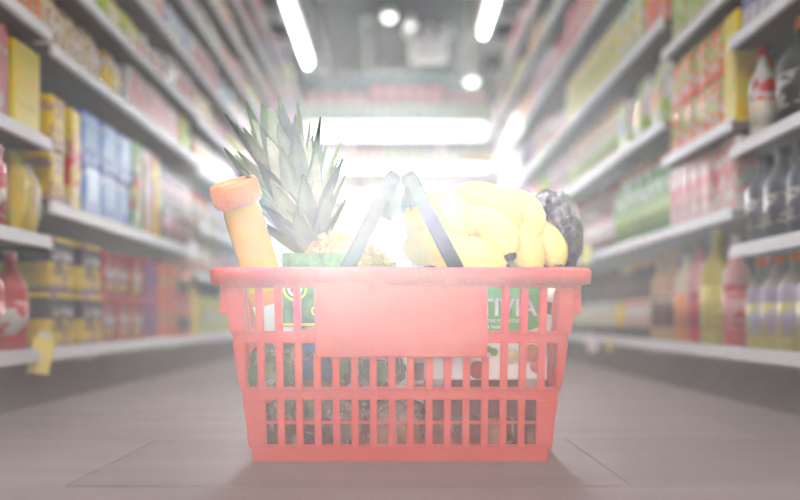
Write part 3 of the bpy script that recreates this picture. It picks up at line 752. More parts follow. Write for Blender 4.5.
# rim: rounded rectangular ring with a turned-down skirt
def rrect(hx, hy, r, n=6):
    pts = []
    for cx, cy, a0 in ((hx - r, hy - r, 0), (-hx + r, hy - r, PI / 2), (-hx + r, -hy + r, PI), (hx - r, -hy + r, 1.5 * PI)):
        for j in range(n + 1):
            a = a0 + PI / 2 * j / n; pts.append((cx + r * math.cos(a), cy + r * math.sin(a)))
    return pts
RZ1 = CAMH + (VY - 267) / FPX * .862; RZ0 = CAMH + (VY - 283) / FPX * .862
hxo = 189 / FPX * .862 * 1.033; hyo = 1.02 - .862
rings = [(hxo - .018, hyo - .016, RZ1 - .012), (hxo - .018, hyo - .016, RZ1 - .001), (hxo - .015, hyo - .013, RZ1), (hxo - .003, hyo - .003, RZ1), (hxo - .0005, hyo - .0005, RZ1 - .0025), (hxo, hyo, RZ1 - .005), (hxo - .001, hyo - .001, RZ0), (hxo - .004, hyo - .004, RZ0), (hxo - .005, hyo - .005, RZ1 - .012)]
b = MB(); vs = []; N = len(rrect(1, 1, .02))
for hx, hy, z in rings: vs += [(x, y, z) for x, y in rrect(hx, hy, .022)]
fs = []
for j in range(len(rings)):
    j2 = (j + 1) % len(rings)
    for k in range(N):
        k2 = (k + 1) % N; fs.append((j * N + k, j * N + k2, j2 * N + k2, j2 * N + k))
b.add(vs, fs, True); rim = b.build('rim', red_m, bas)
for s in (-1, 1):     # side skirts under the rim
    b = MB(); x0, x1 = sorted((s * .2215, s * .2165)); b.box(x0, x1, -.135, .135, z_of(313), RZ0 + .004)
    b.build('side_skirt', red_m, bas, .0015)
    b = MB(); x0, x1 = sorted((s * .2215, s * .205)); b.box(x0, x1, -.139, -.134, z_of(313), RZ0 + .004); b.build('skirt_end', red_m, bas, .001)
# two black hinged handles standing upright
for s, (xb, xt) in ((-1, (348.5, 393.5)), (1, (455.0, 409.5))):
    h = thing('handle', None, None); h.parent = bas
    pb = P(xb, 266, .89) - Vector((BX, 1.02, 0)); pt = P(xt, 177, .89) - Vector((BX, 1.02, 0))
    d = (pt - pb).normalized(); nrm = Vector((d.z, 0, -d.x)); hwid = .0086
    lo = pb - d * .02
    for fy, nm_ in ((-.131, 'front_leg'), (.131, 'back_leg')):
        b = MB(); v = []
        for q, ww in ((lo, hwid * 1.05), (pt, hwid)):
            for (u, yy) in ((-1, -.0045), (1, -.0045), (1, .0045), (-1, .0045)):
                v.append(Vector((q.x, fy + yy, q.z)) + nrm * u * ww)
        b.hexa(v); b.build(nm_, black_m, h, .0022, 2)
    b = MB(); v = []
    top = pt + d * .007; bot = pt - d * .026 - nrm * 0
    for q in (bot, top):
        for (u, yy) in ((-1, -.128), (1, -.128), (1, .128), (-1, .128)):
            v.append(Vector((q.x, yy, q.z)) + nrm * u * hwid * .98)
    b.hexa(v); b.build('grip', black_m, h, .003, 2)
    for fy in (-.131, .131):
        b = MB(); b.lathe([(.006, -.006), (.006, .006)], 12, Matrix.Translation((lo.x, fy, lo.z + .006)) @ Matrix.Rotation(PI / 2, 4, 'X')); b.build('pivot', black_m, h)
b = MB(); q = P(401, 190, .885) - Vector((BX, 1.02, 0)); b.box(q.x - .004, q.x + .004, -.137, -.132, q.z - .006, q.z + .006); b.build('latch', mat('latch_grey', (220, 216, 206), .35), bas, .0015)

# ------------------------------------------------------------------ groceries in the basket
# orange juice bottle, leaning left and towards the viewer
base = Vector((-.128, 1.085, .016)); topc = P(235.5, 191, .955)
ax = (topc - base); Lj = ax.length + .012
Q = ax.to_track_quat('Z', 'Y')
t = thing('juice_bottle', 'clear bottle of orange juice with orange screw cap, leaning at basket left', 'bottle', base)
t.rotation_mode = 'QUATERNION'; t.rotation_quaternion = Q
juice_m = mat('orange_juice', (248, 186, 40), .18, sss=.25, coat=.6)
b = MB(); b.lathe([(.024, 0), (.030, .006), (.031, .05), (.029, .12), (.030, .17), (.0285, .20), (.029, .235), (.0265, .27), (.0255, Lj - .045), (.024, Lj - .036), (.024, Lj - .028)], 24); b.build('body', juice_m, t)
b = MB(); b.lathe([(.0275, Lj - .031), (.0315, Lj - .028), (.032, Lj - .004), (.0305, Lj + .001), (.027, Lj), (.0265, Lj - .002)], 32); cp = b.build('cap', mat('cap_orange', (246, 146, 60), .35), t)
for k in range(28):
    a = 2 * PI * k / 28; b = MB() if k == 0 else b
    c, s_ = math.cos(a), math.sin(a)
    b.hexa([Vector((c * r - s_ * w_, s_ * r + c * w_, z)) for z in (Lj - .026, Lj - .006) for r, w_ in ((.0315, -.0012), (.0328, -.0012), (.0328, .0012), (.0315, .0012))])
b.build('ridges', mat('cap_orange', (246, 146, 60), .35), cp)
lb = MB()
vs = []; fs = []; na = 12
invq = Q.inverted()
face = (invq @ Vector((.30, -1, 0))).normalized(); a0 = math.atan2(face.y, face.x)
for z in (.145, .232):
    for k in range(na + 1):
        a = a0 - 1.1 + 2.2 * k / na; vs.append((math.cos(a) * .0312, math.sin(a) * .0312, z))
fs = [(k, k + 1, na + 2 + k, na + 1 + k) for k in range(na)]
lb.add(vs, fs, True); lb.build('label', print_mat(((0, (244, 240, 236)), (.78, (240, 130, 50)))), t)

# pineapple: body lying to the right, crown up to the left
pc0 = P(309, 246, 1.02); pdir = Vector((.80, .16, -.58)).normalized()
pine = thing('pineapple', 'ripe pineapple with spiky green crown leaning over the basket left', 'fruit', pc0 + pdir * .09)
off = -(pc0 + pdir * .09)
pq = pdir.to_track_quat('Z', 'Y').to_matrix().to_4x4()
PM = Matrix.Translation(off + pc0) @ pq
prof = []
PLn, PR = .185, .052
for j in range(15):
    v = j / 14; prof.append((max(.006, PR * math.sin(PI * (0.10 + .86 * v)) ** .55 * (.9 + .1 * math.sin(PI * v))), v * PLn))
skin_m = mat('pineapple_skin', (150, 124, 60), .6, noise_amt=.35, noise_scale=60)
b = MB(); b.lathe(prof, 24, PM); b.build('body', skin_m, pine)
eye_m = mat('pineapple_eye', (170, 158, 84), .5, noise_amt=.45, noise_scale=90)
b = MB()
for i in range(190):
    v = .04 + .92 * (i / 189); a = i * 2.399963
    r = PR * math.sin(PI * (0.10 + .86 * v)) ** .55 * (.9 + .1 * math.sin(PI * v))
    c = Vector((math.cos(a) * r * .97, math.sin(a) * r * .97, v * PLn)); nrm = Vector((math.cos(a), math.sin(a), (v - .5) * .8)).normalized()
    tq = nrm.to_track_quat('Z', 'Y').to_matrix().to_4x4()
    b.lathe([(.0072, -.001), (.0062, .0030), (.003, .0042), (.0012, .0075)], 6, PM @ Matrix.Translation(c) @ tq, smooth=False)
o = b.build('eyes', eye_m, pine); tag(o, 'pale green spiny eyes of the skin', kind='stuff')
leaf_ms = [mat('pine_leaf_a', (84, 108, 60), .75, .15, noise_amt=.18, noise_scale=30), mat('pine_leaf_b', (112, 130, 84), .75, .15, noise_amt=.18, noise_scale=30), mat('pine_leaf_c', (66, 90, 50), .75, .15, noise_amt=.2, noise_scale=30)]
def crown_leaf(base, d0, d1, L, wd, m, parent, off):
    """tapered channelled leaf: starts along d0, bends to d1"""
    n_ = 7; vs = []; fs = []; p = Vector(base); sidev = d0.cross(d1)
    if sidev.length < .05: sidev = d0.cross(Vector((.3, -1, .2)))
    sidev.normalize()
    for j in range(n_ + 1):
        v = j / n_; d = d0.lerp(d1, v).normalized(); upv = sidev.cross(d).normalized()
        ww = wd * (1 - v ** 2.4) * (.8 + .4 * v if v < .4 else .96) + .0006
        for u in (-1, -.5, 0, .5, 1):
            vs.append(p + off + sidev * u * ww - upv * (abs(u) ** 1.5) * ww * -.45)
        p = p + d * L / n_
    for j in range(n_):
        for i in range(4): fs.append((j * 5 + i, j * 5 + i + 1, (j + 1) * 5 + i + 1, (j + 1) * 5 + i))
    b = MB(); b.add(vs, fs, True); o = b.build('leaf', m, parent)
    md = o.modifiers.new('thickness', 'SOLIDIFY'); md.thickness = .0014
    return o
cb = pc0 + Vector((.004, 0, -.002))
caxis = (P(272, 120, 1.0) - cb).normalized()
e1 = caxis.cross(Vector((0, 1, 0))).normalized(); e2 = caxis.cross(e1).normalized()
for i in range(58):
    f = i / 57; a = i * 2.399963 + .6
    rad = e1 * math.cos(a) + e2 * math.sin(a)
    st = cb + caxis * (.095 * f - .004) + rad * .012 * (1 - .6 * f)
    open0 = 1.0 - .72 * f; open1 = 1.55 - 1.25 * f + rnd.uniform(-.12, .12)
    d0 = (caxis + rad * open0 * .8).normalized(); d1 = (caxis + rad * open1).normalized()
    L = (.052 + .062 * math.sin(min(1, f * 1.25 + .12) * PI * .62)) * rnd.uniform(.88, 1.14)
    crown_leaf(st, d0, d1, L, .0140 + .004 * math.sin(f * PI), leaf_ms[i % 3], pine, off)
for (tx, ty, bx_, by_, yy) in ((226, 116, 268, 170, .985), (247, 104, 276, 168, .99), (270, 110, 284, 165, 1.0), (297, 119, 294, 178, .99), (311, 141, 304, 190, .985), (225, 150, 262, 192, .97), (262, 106, 280, 170, 1.02), (243, 172, 275, 205, .96), (321, 162, 308, 212, .975), (333, 176, 315, 222, .97), (252, 190, 285, 218, .955)):
    p0 = P(bx_, by_, yy + .02); p1 = P(tx, ty, yy); dv = p1 - p0
    d0 = (dv.normalized() + caxis * .35).normalized(); d1 = (dv.normalized() - caxis * .25).normalized()
    crown_leaf(p0, d0, d1, dv.length * 1.04, .0150, leaf_ms[rnd.randrange(3)], pine, off)

# white carton behind the handles
y0 = 1.105
xa, xb = P(341, 0, y0).x, P(424, 0, y0).x; zt = P(0, 213, y0).z
t = thing('paper_carton', 'white carton with fine grey lines standing behind the black handles', 'box', ((xa + xb) / 2, y0, .0085))
hw = (xb - xa) / 2
b = MB(); b.box(-hw, hw, 0, .035, 0, zt - .0085); b.build('body', mat('carton_white', (246, 244, 240), .5), t, .002)
b = MB()
for k in range(14): b.box(-hw + .012 + k * .0075, -hw + .0135 + k * .0075, -.0006, .0005, .12, zt - .03)
b.build('line_print', mat('print_tan', (214, 204, 190), .6), t)

# bananas
ban_m = mat('banana_skin', (240, 216, 96), .45, noise_amt=.07, noise_scale=18)
tip_m = mat('banana_tip', (74, 60, 44), .7); stem_m = mat('banana_stem', (196, 190, 90), .55)
bo = P(470, 262, 1.0)
bun = thing('banana_bunch', 'bunch of ripe yellow bananas resting on the basket right', 'fruit', bo)
def bez(p, n=14):
    out = []
    for j in range(n + 1):
        t_ = j / n; a, c, e, g = p
        out.append(a * (1 - t_) ** 3 + c * 3 * t_ * (1 - t_) ** 2 + e * 3 * t_ * t_ * (1 - t_) + g * t_ ** 3)
    return out
root = P(416, 243, 1.075)
BAN = [([(416, 240, 1.05), (418, 196, .985), (458, 203, .965), (468, 239, .955)], 19.0),
       ([(412, 250, 1.04), (418, 246, .97), (462, 244, .955), (505, 270, .95)], 18.5),
       ([(440, 222, 1.07), (462, 188, 1.03), (505, 196, 1.01), (513, 233, .995)], 19.5),
       ([(448, 240, 1.06), (464, 206, .99), (505, 226, .965), (510, 256, .955)], 18.0),
       ([(475, 215, 1.09), (505, 192, 1.05), (537, 204, 1.03), (532, 238, 1.01)], 17.0),
       ([(492, 240, 1.08), (508, 226, 1.02), (526, 236, 1.0), (536, 272, .985)], 18.0),
       ([(510, 240, 1.10), (535, 222, 1.05), (552, 238, 1.03), (558, 268, 1.01)], 16.5)]
for cp, rp in BAN:
    pts = bez([P(*q) for q in cp]); R = rp / FPX * 1.0
    rr = []
    for j in range(len(pts)):
        v = j / (len(pts) - 1); rr.append(R * min(1, .42 + 2.6 * v) * (1 if v < .7 else max(.2, math.sqrt(max(0, 1 - ((v - .7) / .315) ** 2)))))
    b = MB(); b.tube([p - bo for p in pts], rr, 10); o = b.build('banana', ban_m, bun)
    d = (pts[-1] - pts[-2]).normalized()
    b = MB(); b.tube([pts[-1] - bo - d * .002, pts[-1] - bo + d * .003, pts[-1] - bo + d * .006], [R * .36, R * .33, R * .22], 8); b.build('tip', tip_m, o)
    b = MB(); b.tube([pts[0] - bo + (pts[1] - pts[0]) * .3, (pts[0] + root) / 2 - bo, root - bo], [R * .42, R * .34, R * .34], 8); b.build('stem', stem_m, o)

# black grapes in a clear clamshell
gc = P(556, 232, 1.07)
GR = Matrix.Rotation(-.45, 3, 'Y')
film = film_mat('clear_film', opacity=.06, bump=.5)
t = thing('clear_punnet', 'crinkled clear plastic bag around black grapes at basket right', 'bag', gc)
b = MB(); b.blob((0, 0, 0), (.040, .044, .062), 26, 18, .14, 7, 3.1, Matrix.Rotation(-.2, 3, 'Y')); b.build('film', film, t)
b = MB()
pts = [P(548, 196, 1.06) - gc, P(562, 191, 1.06) - gc, P(571, 200, 1.06) - gc, P(577, 214, 1.06) - gc]
b.tube(pts, [.004, .005, .005, .003], 6, flat=.4); b.build('rolled_edge', film, t)
grape_m = mat('grape_skin', (44, 36, 58), .3, noise_amt=.25, noise_scale=40)
gme = None; gs = []
b = MB(); b.blob((0, 0, 0), (.0078, .0078, .0084), 12, 8, .02); gme = b.mesh('grape', grape_m)
tries = 0
while len(gs) < 58 and tries < 6000:
    tries += 1
    q = Vector((rnd.uniform(-1, 1), rnd.uniform(-1, 1), rnd.uniform(-1, 1)))
    if q.length > 1 or q.y > .35: continue
    c = Matrix.Rotation(-.2, 3, 'Y') @ Vector((q.x * .029, q.y * .033, q.z * .050))
    if all((c - g).length > .0142 for g in gs): gs.append(c)
for c in gs:
    o = obj('grape', gme); o.location = gc + c; o.rotation_euler = (rnd.uniform(0, 3), rnd.uniform(0, 3), 0)
    tag(o, 'black grape packed inside the clear plastic bag', 'grape', 'black grapes in the clear bag')

# blue lid peeking out behind the bananas
t = thing('blue_tub', 'round tub with bright blue lid peeking out behind the bananas', 'tub', (P(452, 0, 1.12).x, 1.115, .16))
b = MB(); zt = P(0, 205, 1.115).z - .16
b.lathe([(.020, 0), (.024, .01), (.026, zt - .02)], 20); b.build('body', mat('carton_white', (246, 244, 240), .5), t)
b = MB(); b.lathe([(.027, zt - .022), (.0275, zt - .004), (.025, zt)], 20); b.build('lid', mat('lid_blue', (70, 110, 226), .4), t)
o = quick_box('egg_carton', (0, .10, 0, .07, 0, .148), mat('egg_carton_grey', (150, 146, 140), .8)); o.location = (P(452, 0, 1.12).x - .04, 1.075, .0085)
tag(o, 'plain grey pulp carton deep in the basket below the blue tub', 'box')

def text_mesh(body, size, m, name, parent, loc, rot=(PI / 2, 0, 0), bold=0.0, sx=1.0, ext=.0002):
    cu = bpy.data.curves.new(name, 'FONT'); cu.body = body; cu.size = size; cu.offset = bold; cu.extrude = ext; cu.align_x = 'CENTER'
    tmp = bpy.data.objects.new('tmp', cu); C.objects.link(tmp)
    dg = bpy.context.evaluated_depsgraph_get(); me = bpy.data.meshes.new_from_object(tmp.evaluated_get(dg))
    bpy.data.objects.remove(tmp); me.materials.clear(); me.materials.append(m)
    o = obj(name, me, parent); o.location = loc; o.rotation_euler = rot; o.scale = (sx, 1, 1)
    return o
# green yoghurt carton
YC0 = .903
gx0, gx1 = P(424, 0, YC0).x, P(547, 0, YC0).x; gz0, gz1 = P(0, 380, YC0).z, P(0, 284, YC0).z
gxm = (gx0 + gx1) / 2; gw = (gx1 - gx0) / 2; gh = gz1 - gz0
yog = thing('yogurt_carton', 'green and white multipack yogurt carton with white lettering behind the ribs', 'box', (gxm, YC0, gz0))
green_m = mat('yogurt_green', (92, 170, 72), .45); wprint = mat('print_white', (250, 250, 248), .5)
zg = P(0, 333, YC0).z - gz0
b = MB(); b.box(-gw, gw, 0, .075, 0, gh); b.build('body', mat('carton_white', (246, 244, 240), .5), yog, .0015)
b = MB(); vs = [(-gw + .0012, -.0006, zg)]
for k in range(9): u = k / 8; vs.append((-gw + .0012 + (2 * gw - .0024) * (.70 + .30 * u), -.0006, zg + .010 * u * u * 1.2))
vs += [(gw - .0012, -.0006, gh - .001), (-gw + .0012, -.0006, gh - .001)]
b.add(vs, [tuple(range(len(vs)))]); b.build('green_panel', green_m, yog)
def yl(px, py): return (P(px, 0, YC0).x - gxm, -.0012, P(0, py, YC0).z - gz0)
x_, y_, z_ = yl(491, 315.5)
text_mesh('ACTIVIA', .0305, wprint, 'lettering', yog, (x_, y_, z_), bold=.0006, sx=1.0)
x_, y_, z_ = yl(491, 322.5)
text_mesh('LIVE AND ACTIVE PROBIOTICS', .0062, wprint, 'lettering', yog, (x_, y_, z_), sx=.92)
x_, y_, z_ = yl(484, 328.5)
text_mesh("supports gut health*", .0072, wprint, 'lettering', yog, (x_, y_, z_))
for (px, py, r, c) in ((512, 356, 8, (240, 222, 176)), (531, 353, 9, (226, 130, 84)), (494, 352, 4, (120, 176, 70)), (489, 349, 3, (120, 176, 70)), (537, 366, 7, (220, 120, 90)), (478, 370, 9, (190, 60, 50))):
    x_, y_, z_ = yl(px, py); rr = r / FPX * YC0
    b = MB(); b.lathe([(rr, 0), (rr, .0005)], 20, Matrix.Translation((x_, -.0002, z_)) @ Matrix.Rotation(PI / 2, 4, 'X')); b.build('fruit_print', mat('fruit_print_%d_%d' % (c[0], c[1]), c, .5, noise_amt=.2, noise_scale=80), yog)
# red fruit punnet under it, with strawberries
b = MB(); punz1 = gz0 - .002
pun = thing('fruit_punnet', 'dark red open fruit punnet under the green yogurt carton', 'punnet', (gxm + .003, .908, .058))
ph = punz1 - .058
pm = mat('punnet_red', (112, 44, 40), .4)
for nm_, d in (('bottom', (-gw, gw, 0, .075, 0, .003)), ('front_side', (-gw, gw, 0, .002, .003, ph * .62)), ('back_side', (-gw, gw, .073, .075, .003, ph)), ('end', (-gw, -gw + .002, .002, .073, .003, ph)), ('end', (gw - .002, gw, .002, .073, .003, ph))):
    quick_box(nm_, d, pm, pun)
berry_m = mat('strawberry_skin', (168, 40, 40), .35, noise_amt=.25, noise_scale=120)
b = MB(); b.lathe([(.001, 0), (.006, .004), (.0105, .014), (.0095, .020), (.004, .023)], 12); sb = b.mesh('body', berry_m)
b = MB(); b.lathe([(.009, .021), (.003, .024), (.0015, .030)], 6); sl = b.mesh('leaf_cap', mat('berry_leaf', (60, 90, 50), .5))
for k in range(6):
    tt = thing('strawberry', 'red strawberry lying in the dark red punnet', 'fruit', (gxm - gw + .018 + k * .0235, .926, .0635), 0, 'strawberries in the punnet')
    tt.rotation_euler = (rnd.uniform(-.4, .4), rnd.uniform(-.5, .5), rnd.uniform(0, 6))
    obj('body', sb, tt); obj('leaf_cap', sl, tt)
# dark and white bottle at the right end, also carries the grapes
t = thing('milk_carton', 'tall dark carton with white and red panels at the right basket end', 'box', (P(566, 0, 1.0).x - .048, 1.0, .0085))
b = MB(); b.box(-.052, .022, 0, .075, 0, .215); b.build('body', print_mat(((0, (70, 66, 74)), (.18, (230, 226, 220)), (.5, (58, 60, 66)), (.70, (200, 70, 60)), (.76, (240, 236, 230)), (.92, (60, 62, 66)))), t, .002)
b = MB(); b.box(-.050, .020, .035, .040, .215, .222); b.build('top_seam', mat('carton_white', (246, 244, 240), .5), t)
t = thing('cosmetic_bottle', 'slim white bottle with red band and dark foot beside the yogurt carton', 'bottle', (.158, .935, .0095))
t.rotation_euler = (0, .19, 0)
b = MB(); b.lathe([(.011, 0), (.0125, .004), (.0125, .17), (.008, .19), (.008, .2)], 16); b.build('body', print_mat(((0, (96, 90, 92)), (.42, (236, 232, 228)), (.60, (60, 70, 72)), (.72, (206, 70, 60)), (.76, (240, 236, 230)), (.90, (70, 74, 70)))), t)
b = MB(); b.lathe([(.0088, .196), (.0088, .215)], 14); b.build('cap', mat('cap_pale', (226, 230, 214), .4), t)

# green box with yellow ring at the left
y0 = .925
xa, xb = P(282.5, 0, y0).x, P(352, 0, y0).x; z0, z1 = P(0, 327, y0).z, P(0, 253, y0).z
xm = (xa + xb) / 2; hw = (xb - xa) / 2
t = thing('green_box', 'green carton with yellow ring emblem and yellow foot, left behind the ribs', 'box', (xm, y0, z0))
b = MB(); b.box(-hw, hw, 0, .04, 0, z1 - z0); b.build('body', mat('box_green', (84, 128, 62), .5, noise_amt=.6, noise_scale=70), t, .0015)
b = MB(); b.box(-hw + .001, hw - .001, -.0006, .0004, .001, .005); b.build('foot_band', mat('print_yellow', (240, 208, 60), .5), t)
def ring(cx, cz, r0, r1, m, nm_, yy=-.0008):
    vs = []; n_ = 28
    for k in range(n_):
        a = 2 * PI * k / n_; vs += [(cx + r0 * math.cos(a), yy, cz + r0 * math.sin(a)), (cx + r1 * math.cos(a), yy, cz + r1 * math.sin(a))]
    b = MB(); b.add(vs, [(2 * k, 2 * k + 1, (2 * k + 3) % (2 * n_), (2 * k + 2) % (2 * n_)) for k in range(n_)]); return b.build(nm_, m, t)
cx = P(295, 0, y0).x - xm; cz = P(0, 289, y0).z - z0
ring(cx, cz, .0125, .0155, mat('print_yellow', (240, 208, 60), .5), 'ring_print')
ring(cx, cz, .0005, .0095, wprint, 'emblem_disc')
ring(cx, cz, .0, .006, mat('print_red', (206, 60, 50), .5), 'emblem_centre', -.0012)
ring(P(316, 0, y0).x - xm, P(0, 311, y0).z - z0, .0, .0062, mat('print_yellow', (240, 208, 60), .5), 'dot_print')
ring(P(316, 0, y0).x - xm, P(0, 311, y0).z - z0, .0, .0042, mat('print_red', (206, 60, 50), .5), 'dot_centre', -.0012)

# something for the upper groceries to stand on: bread loaf under the green box
b = MB()
lo = thing('bread_loaf', 'brown bread loaf lying behind the bagged lettuce', 'bread', (-.092, .968, .075))
b.blob((0, 0, .045), (.048, .032, .044), 24, 14, .06, 5, 1.2); b.build('crust', mat('bread_crust', (176, 120, 66), .7, noise_amt=.2, noise_scale=30), lo)

# bagged lettuce
let = thing('lettuce', 'green leaf lettuce inside the clear bag, left end of basket', 'vegetable', (-.165, .945, .095))
lm = [mat('lettuce_a', (96, 134, 66), .5, noise_amt=.35, noise_scale=40), mat('lettuce_b', (152, 180, 110), .5, noise_amt=.3, noise_scale=40)]
for k in range(9):
    a = k * 2.4; vs = []; fs = []; n_ = 9
    for j in range(n_ + 1):
        for i in range(n_ + 1):
            u = i / n_ * 2 - 1; v = j / n_
            ww = .030 * math.sin(PI * min(1, .15 + .8 * v))
            p = Vector((u * ww, -.012 - .012 * (1 - u * u) + .010 * noise.noise(Vector((u * 3 + k, v * 5, k))), v * .052 - .012))
            p.x += .006 * noise.noise(Vector((v * 6, u * 4, k * 2.0)))
            vs.append(Matrix.Rotation(a, 3, 'Z') @ p)
    for j in range(n_):
        for i in range(n_):
            q = j * (n_ + 1) + i; fs.append((q, q + 1, q + n_ + 2, q + n_ + 1))
    b = MB(); b.add(vs, fs, True); b.build('leaf', lm[k % 2], let)
def bag(name, label, c, rad, seed, m, amp=.16):
    t = thing(name, label, 'bag', c)
    b = MB(); b.blob((0, 0, 0), rad, 30, 20, amp, 9, seed); b.build('film', m, t)
    return t
film2 = film_mat('crinkled_film', (236, 238, 236), .16, 1.0, 40)
tb = bag('plastic_bag', 'crinkled clear bag around the green lettuce, upper left', (-.150, .945, .118), (.041, .034, .034), 1.0, film2)
b = MB(); b.tube([(.005, -.01, .028), (.012, -.008, .040), (.03, 0, .046)], [.010, .004, .008], 10); b.build('twisted_neck', film2, tb)
# blue bag with white emblem
y0 = .908
t = thing('blue_bag', 'blue packet with white curled emblem and small lettering beside the plain panel', 'bag', (P(316, 0, y0).x, y0 + .014, P(0, 381, y0).z))
hw, hh = 15.5 / FPX * y0, 40 / FPX * y0
vs = []; fs = []; n_ = 8
for sgn in (-1, 1):
    for j in range(n_ + 1):
        for i in range(n_ + 1):
            u = i / n_ * 2 - 1; v = j / n_
            vs.append((u * hw * (1 - .1 * math.sin(v * PI)), sgn * .012 * max(0, 1 - u ** 4) * max(0, 1 - (2 * v - 1) ** 4), v * hh))
N = (n_ + 1) ** 2
for j in range(n_):
    for i in range(n_):
        q = j * (n_ + 1) + i; fs += [(q, q + 1, q + n_ + 2, q + n_ + 1), (N + q + n_ + 1, N + q + n_ + 2, N + q + 1, N + q)]
b = MB(); b.add(vs, fs, True); b.build('body', mat('packet_blue', (52, 72, 142), .35), t)
def bl(px, py): return Vector((P(px, 0, y0).x - t.location.x, -.0135, P(0, py, y0).z - t.location.z))
b = MB(); b.tube([bl(304.5, 358), bl(307, 360), bl(310.5, 358.5), bl(311, 354.5), bl(308.5, 352), bl(306, 354), bl(308, 356)], [.0008, .0014, .0016, .0016, .0014, .0012, .0007], 6); b.build('emblem', wprint, t)
b = MB(); b.tube([bl(313, 353), bl(314.5, 356.5), bl(313.5, 360)], [.0006, .0011, .0005], 6); b.build('emblem', wprint, t)

# lower layer: vegetables, fruit and clear bags
def apple(c, r, m, label, name='apple', cat='fruit', group=None):
    t = thing(name, label, cat, c, rnd.uniform(0, 6), group)
    b = MB(); b.lathe([(r * .25, r * .12), (r * .6, 0), (r * .95, r * .55), (r, r * 1.0), (r * .8, r * 1.55), (r * .4, r * 1.78), (r * .08, r * 1.62)], 20); b.build('body', m, t)
    b = MB(); b.tube([(0, 0, r * 1.6), (.001, 0, r * 1.85), (.003, 0, r * 2.0)], [.0012, .0010, .0013], 6); b.build('stem', stem_m, t)
    return t
rose = mat('apple_red', (196, 74, 60), .3, noise_amt=.35, noise_scale=25); peach = mat('peach', (232, 178, 120), .4, noise_amt=.2, noise_scale=25)
pot = mat('potato', (204, 164, 118), .6, noise_amt=.15, noise_scale=40); oni = mat('onion', (190, 128, 96), .35, noise_amt=.2, noise_scale=30)
dkg = mat('cucumber_skin', (40, 66, 42), .35, noise_amt=.3, noise_scale=30)
F0 = .0085
apple(Vector((P(384, 0, .945).x, .945, F0)), .019, peach, 'peach-coloured fruit at the basket bottom, nearest the middle')
apple(Vector((P(408, 0, .95).x, .95, F0)), .019, peach, 'pale yellow fruit beside the peach at the basket bottom', 'apple')
apple(Vector((P(440, 0, .945).x, .945, F0)), .021, rose, 'red apple left of the potatoes at the basket bottom')
apple(Vector((P(466, 0, .95).x + .001, .95, F0)), .019, rose, 'darker red apple right of its neighbour at the basket bottom')
def tuber(px, Y, rx, rz, m, label, name):
    o_ = thing(name, label, 'vegetable', (P(px, 0, Y).x, Y, F0))
    b = MB(); b.blob((0, 0, rz), (rx, .02, rz), 20, 14, .08, 4, px * .01); b.build('body', m, o_)
    b = MB(); b.blob((rx * .98, 0, rz), (.003, .003, .003), 8, 6); b.build('end_scar', mat('scar', (120, 96, 70), .7), o_)
tuber(494, .94, .017, .022, pot, 'tan potato third from the right basket corner', 'potato')
tuber(511.5, .965, .012, .021, oni, 'reddish onion tucked behind the potatoes', 'onion')
tuber(529, .94, .013, .02, oni, 'brown onion in the right basket corner', 'onion')
t = thing('cucumber', 'dark green cucumber lying along the left basket bottom', 'vegetable', (-.135, .945, F0))
b = MB(); b.tube([(-.045, .004, .017), (-.042, .003, .017), (-.02, 0, .0172), (.01, 0, .0172), (.035, .004, .0172), (.041, .005, .0172)], [.006, .012, .017, .017, .013, .006], 16); b.build('body', dkg, t)
b = MB(); b.tube([(.041, .005, .0172), (.047, .006, .018)], [.003, .0025], 8); b.build('stem', stem_m, t)
t = thing('broccoli', 'dark green leafy greens under the lettuce bag', 'vegetable', (-.125, .95, .045))
for k in range(7):
    b = MB(); b.blob((-.045 + k * .015, -.008 * (k % 2), .012 + .004 * (k % 3)), (.012, .012, .011), 14, 10, .3, 12, k * 1.3); b.build('floret', lm[0] if k % 3 else dkg, t)
b = MB(); b.tube([(-.03, .02, .008), (0, .018, .006), (.04, .02, .008)], [.007, .008, .006], 8); b.build('stalk', lm[1], t)
bag('plastic_bag', 'crinkled clear bag over the cucumber, lower left', (-.118, .950, .048), (.058, .038, .036), 4.0, film2, .12)
bag('plastic_bag', 'bulging silvery clear bag at the lower middle left', (P(347, 0, .955).x, .955, .046), (.040, .038, .038), 8.0, film_mat('silver_film', (240, 240, 240), .34, 1.0, 45), .12)
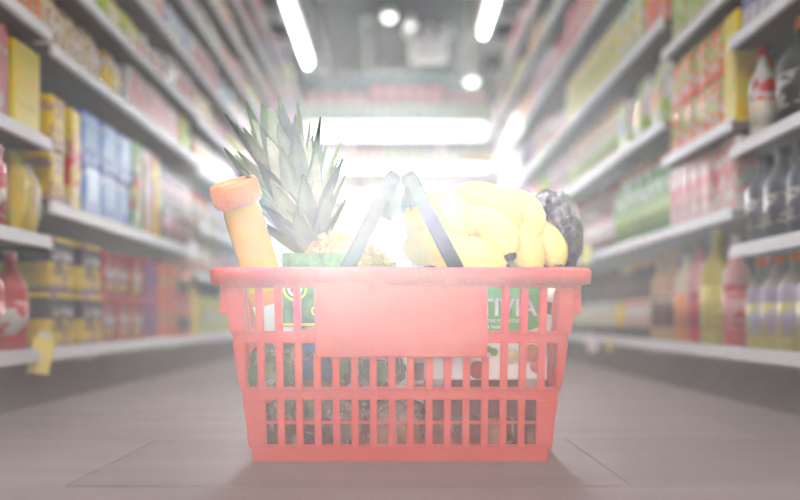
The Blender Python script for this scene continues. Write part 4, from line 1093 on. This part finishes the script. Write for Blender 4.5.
bag('plastic_bag', 'clear bag wrapped around the peach-coloured fruit', (P(396, 0, .95).x, .952, .043), (.047, .038, .036), 12.0, film2, .10)
bag('plastic_bag', 'clear bag stretched over the red apples', (P(453, 0, .95).x, .952, .043), (.046, .038, .036), 15.0, film2, .10)
bag('plastic_bag', 'clear bag over potatoes and onions at lower right', (P(512, 0, .955).x, .956, .041), (.038, .040, .034), 19.0, film2, .10)
apple(Vector((P(347, 0, .96).x, .965, F0 + .012)), .020, mat('pear_green', (176, 178, 120), .4, noise_amt=.2, noise_scale=25), 'pale green pear inside the silvery bag', 'pear')
# middle layer under the panel
t = thing('salad_bag', 'dark green salad greens in a bag just below the plain panel', 'vegetable', (P(360, 0, .95).x, .95, .088))
for k in range(9):
    b = MB(); b.blob((-.04 + k * .010, -.006 * (k % 2), .016 + .005 * (k % 3)), (.013, .012, .013), 14, 10, .35, 10, 3 + k * 1.1); b.build('leaf', (dkg, lm[0], mat('herb', (70, 92, 58), .5, noise_amt=.3, noise_scale=40))[k % 3], t)
bag('plastic_bag', 'clear bag around the dark salad greens below the panel', (P(362, 0, .95).x, .95, .112), (.056, .034, .032), 23.0, film2, .12)
y0 = .915
t = thing('red_packet', 'small white and dark red packet with white lettering below the panel', 'box', (P(419, 0, y0).x, y0, P(0, 392, y0).z))
pw, phh = 7.5 / FPX * y0, 50 / FPX * y0
b = MB(); b.box(-pw, pw, 0, .03, 0, phh); b.build('body', print_mat(((0, (120, 50, 52)), (.58, (210, 160, 160)), (.68, (240, 240, 244)))), t, .001)
text_mesh('SAFE', .0072, wprint, 'lettering', t, (0, -.0008, .010), sx=.8)
t = thing('white_tub', 'small round white tub with dark lid below the panel', 'tub', (P(437, 0, .93).x, .934, P(0, 388, .93).z))
b = MB(); b.lathe([(.012, 0), (.014, .004), (.015, .030)], 18); b.build('body', mat('carton_white', (246, 244, 240), .5), t)
b = MB(); b.lathe([(.0155, .028), (.0155, .034), (.014, .036)], 18); b.build('lid', mat('lid_dark', (74, 76, 80), .4), t)
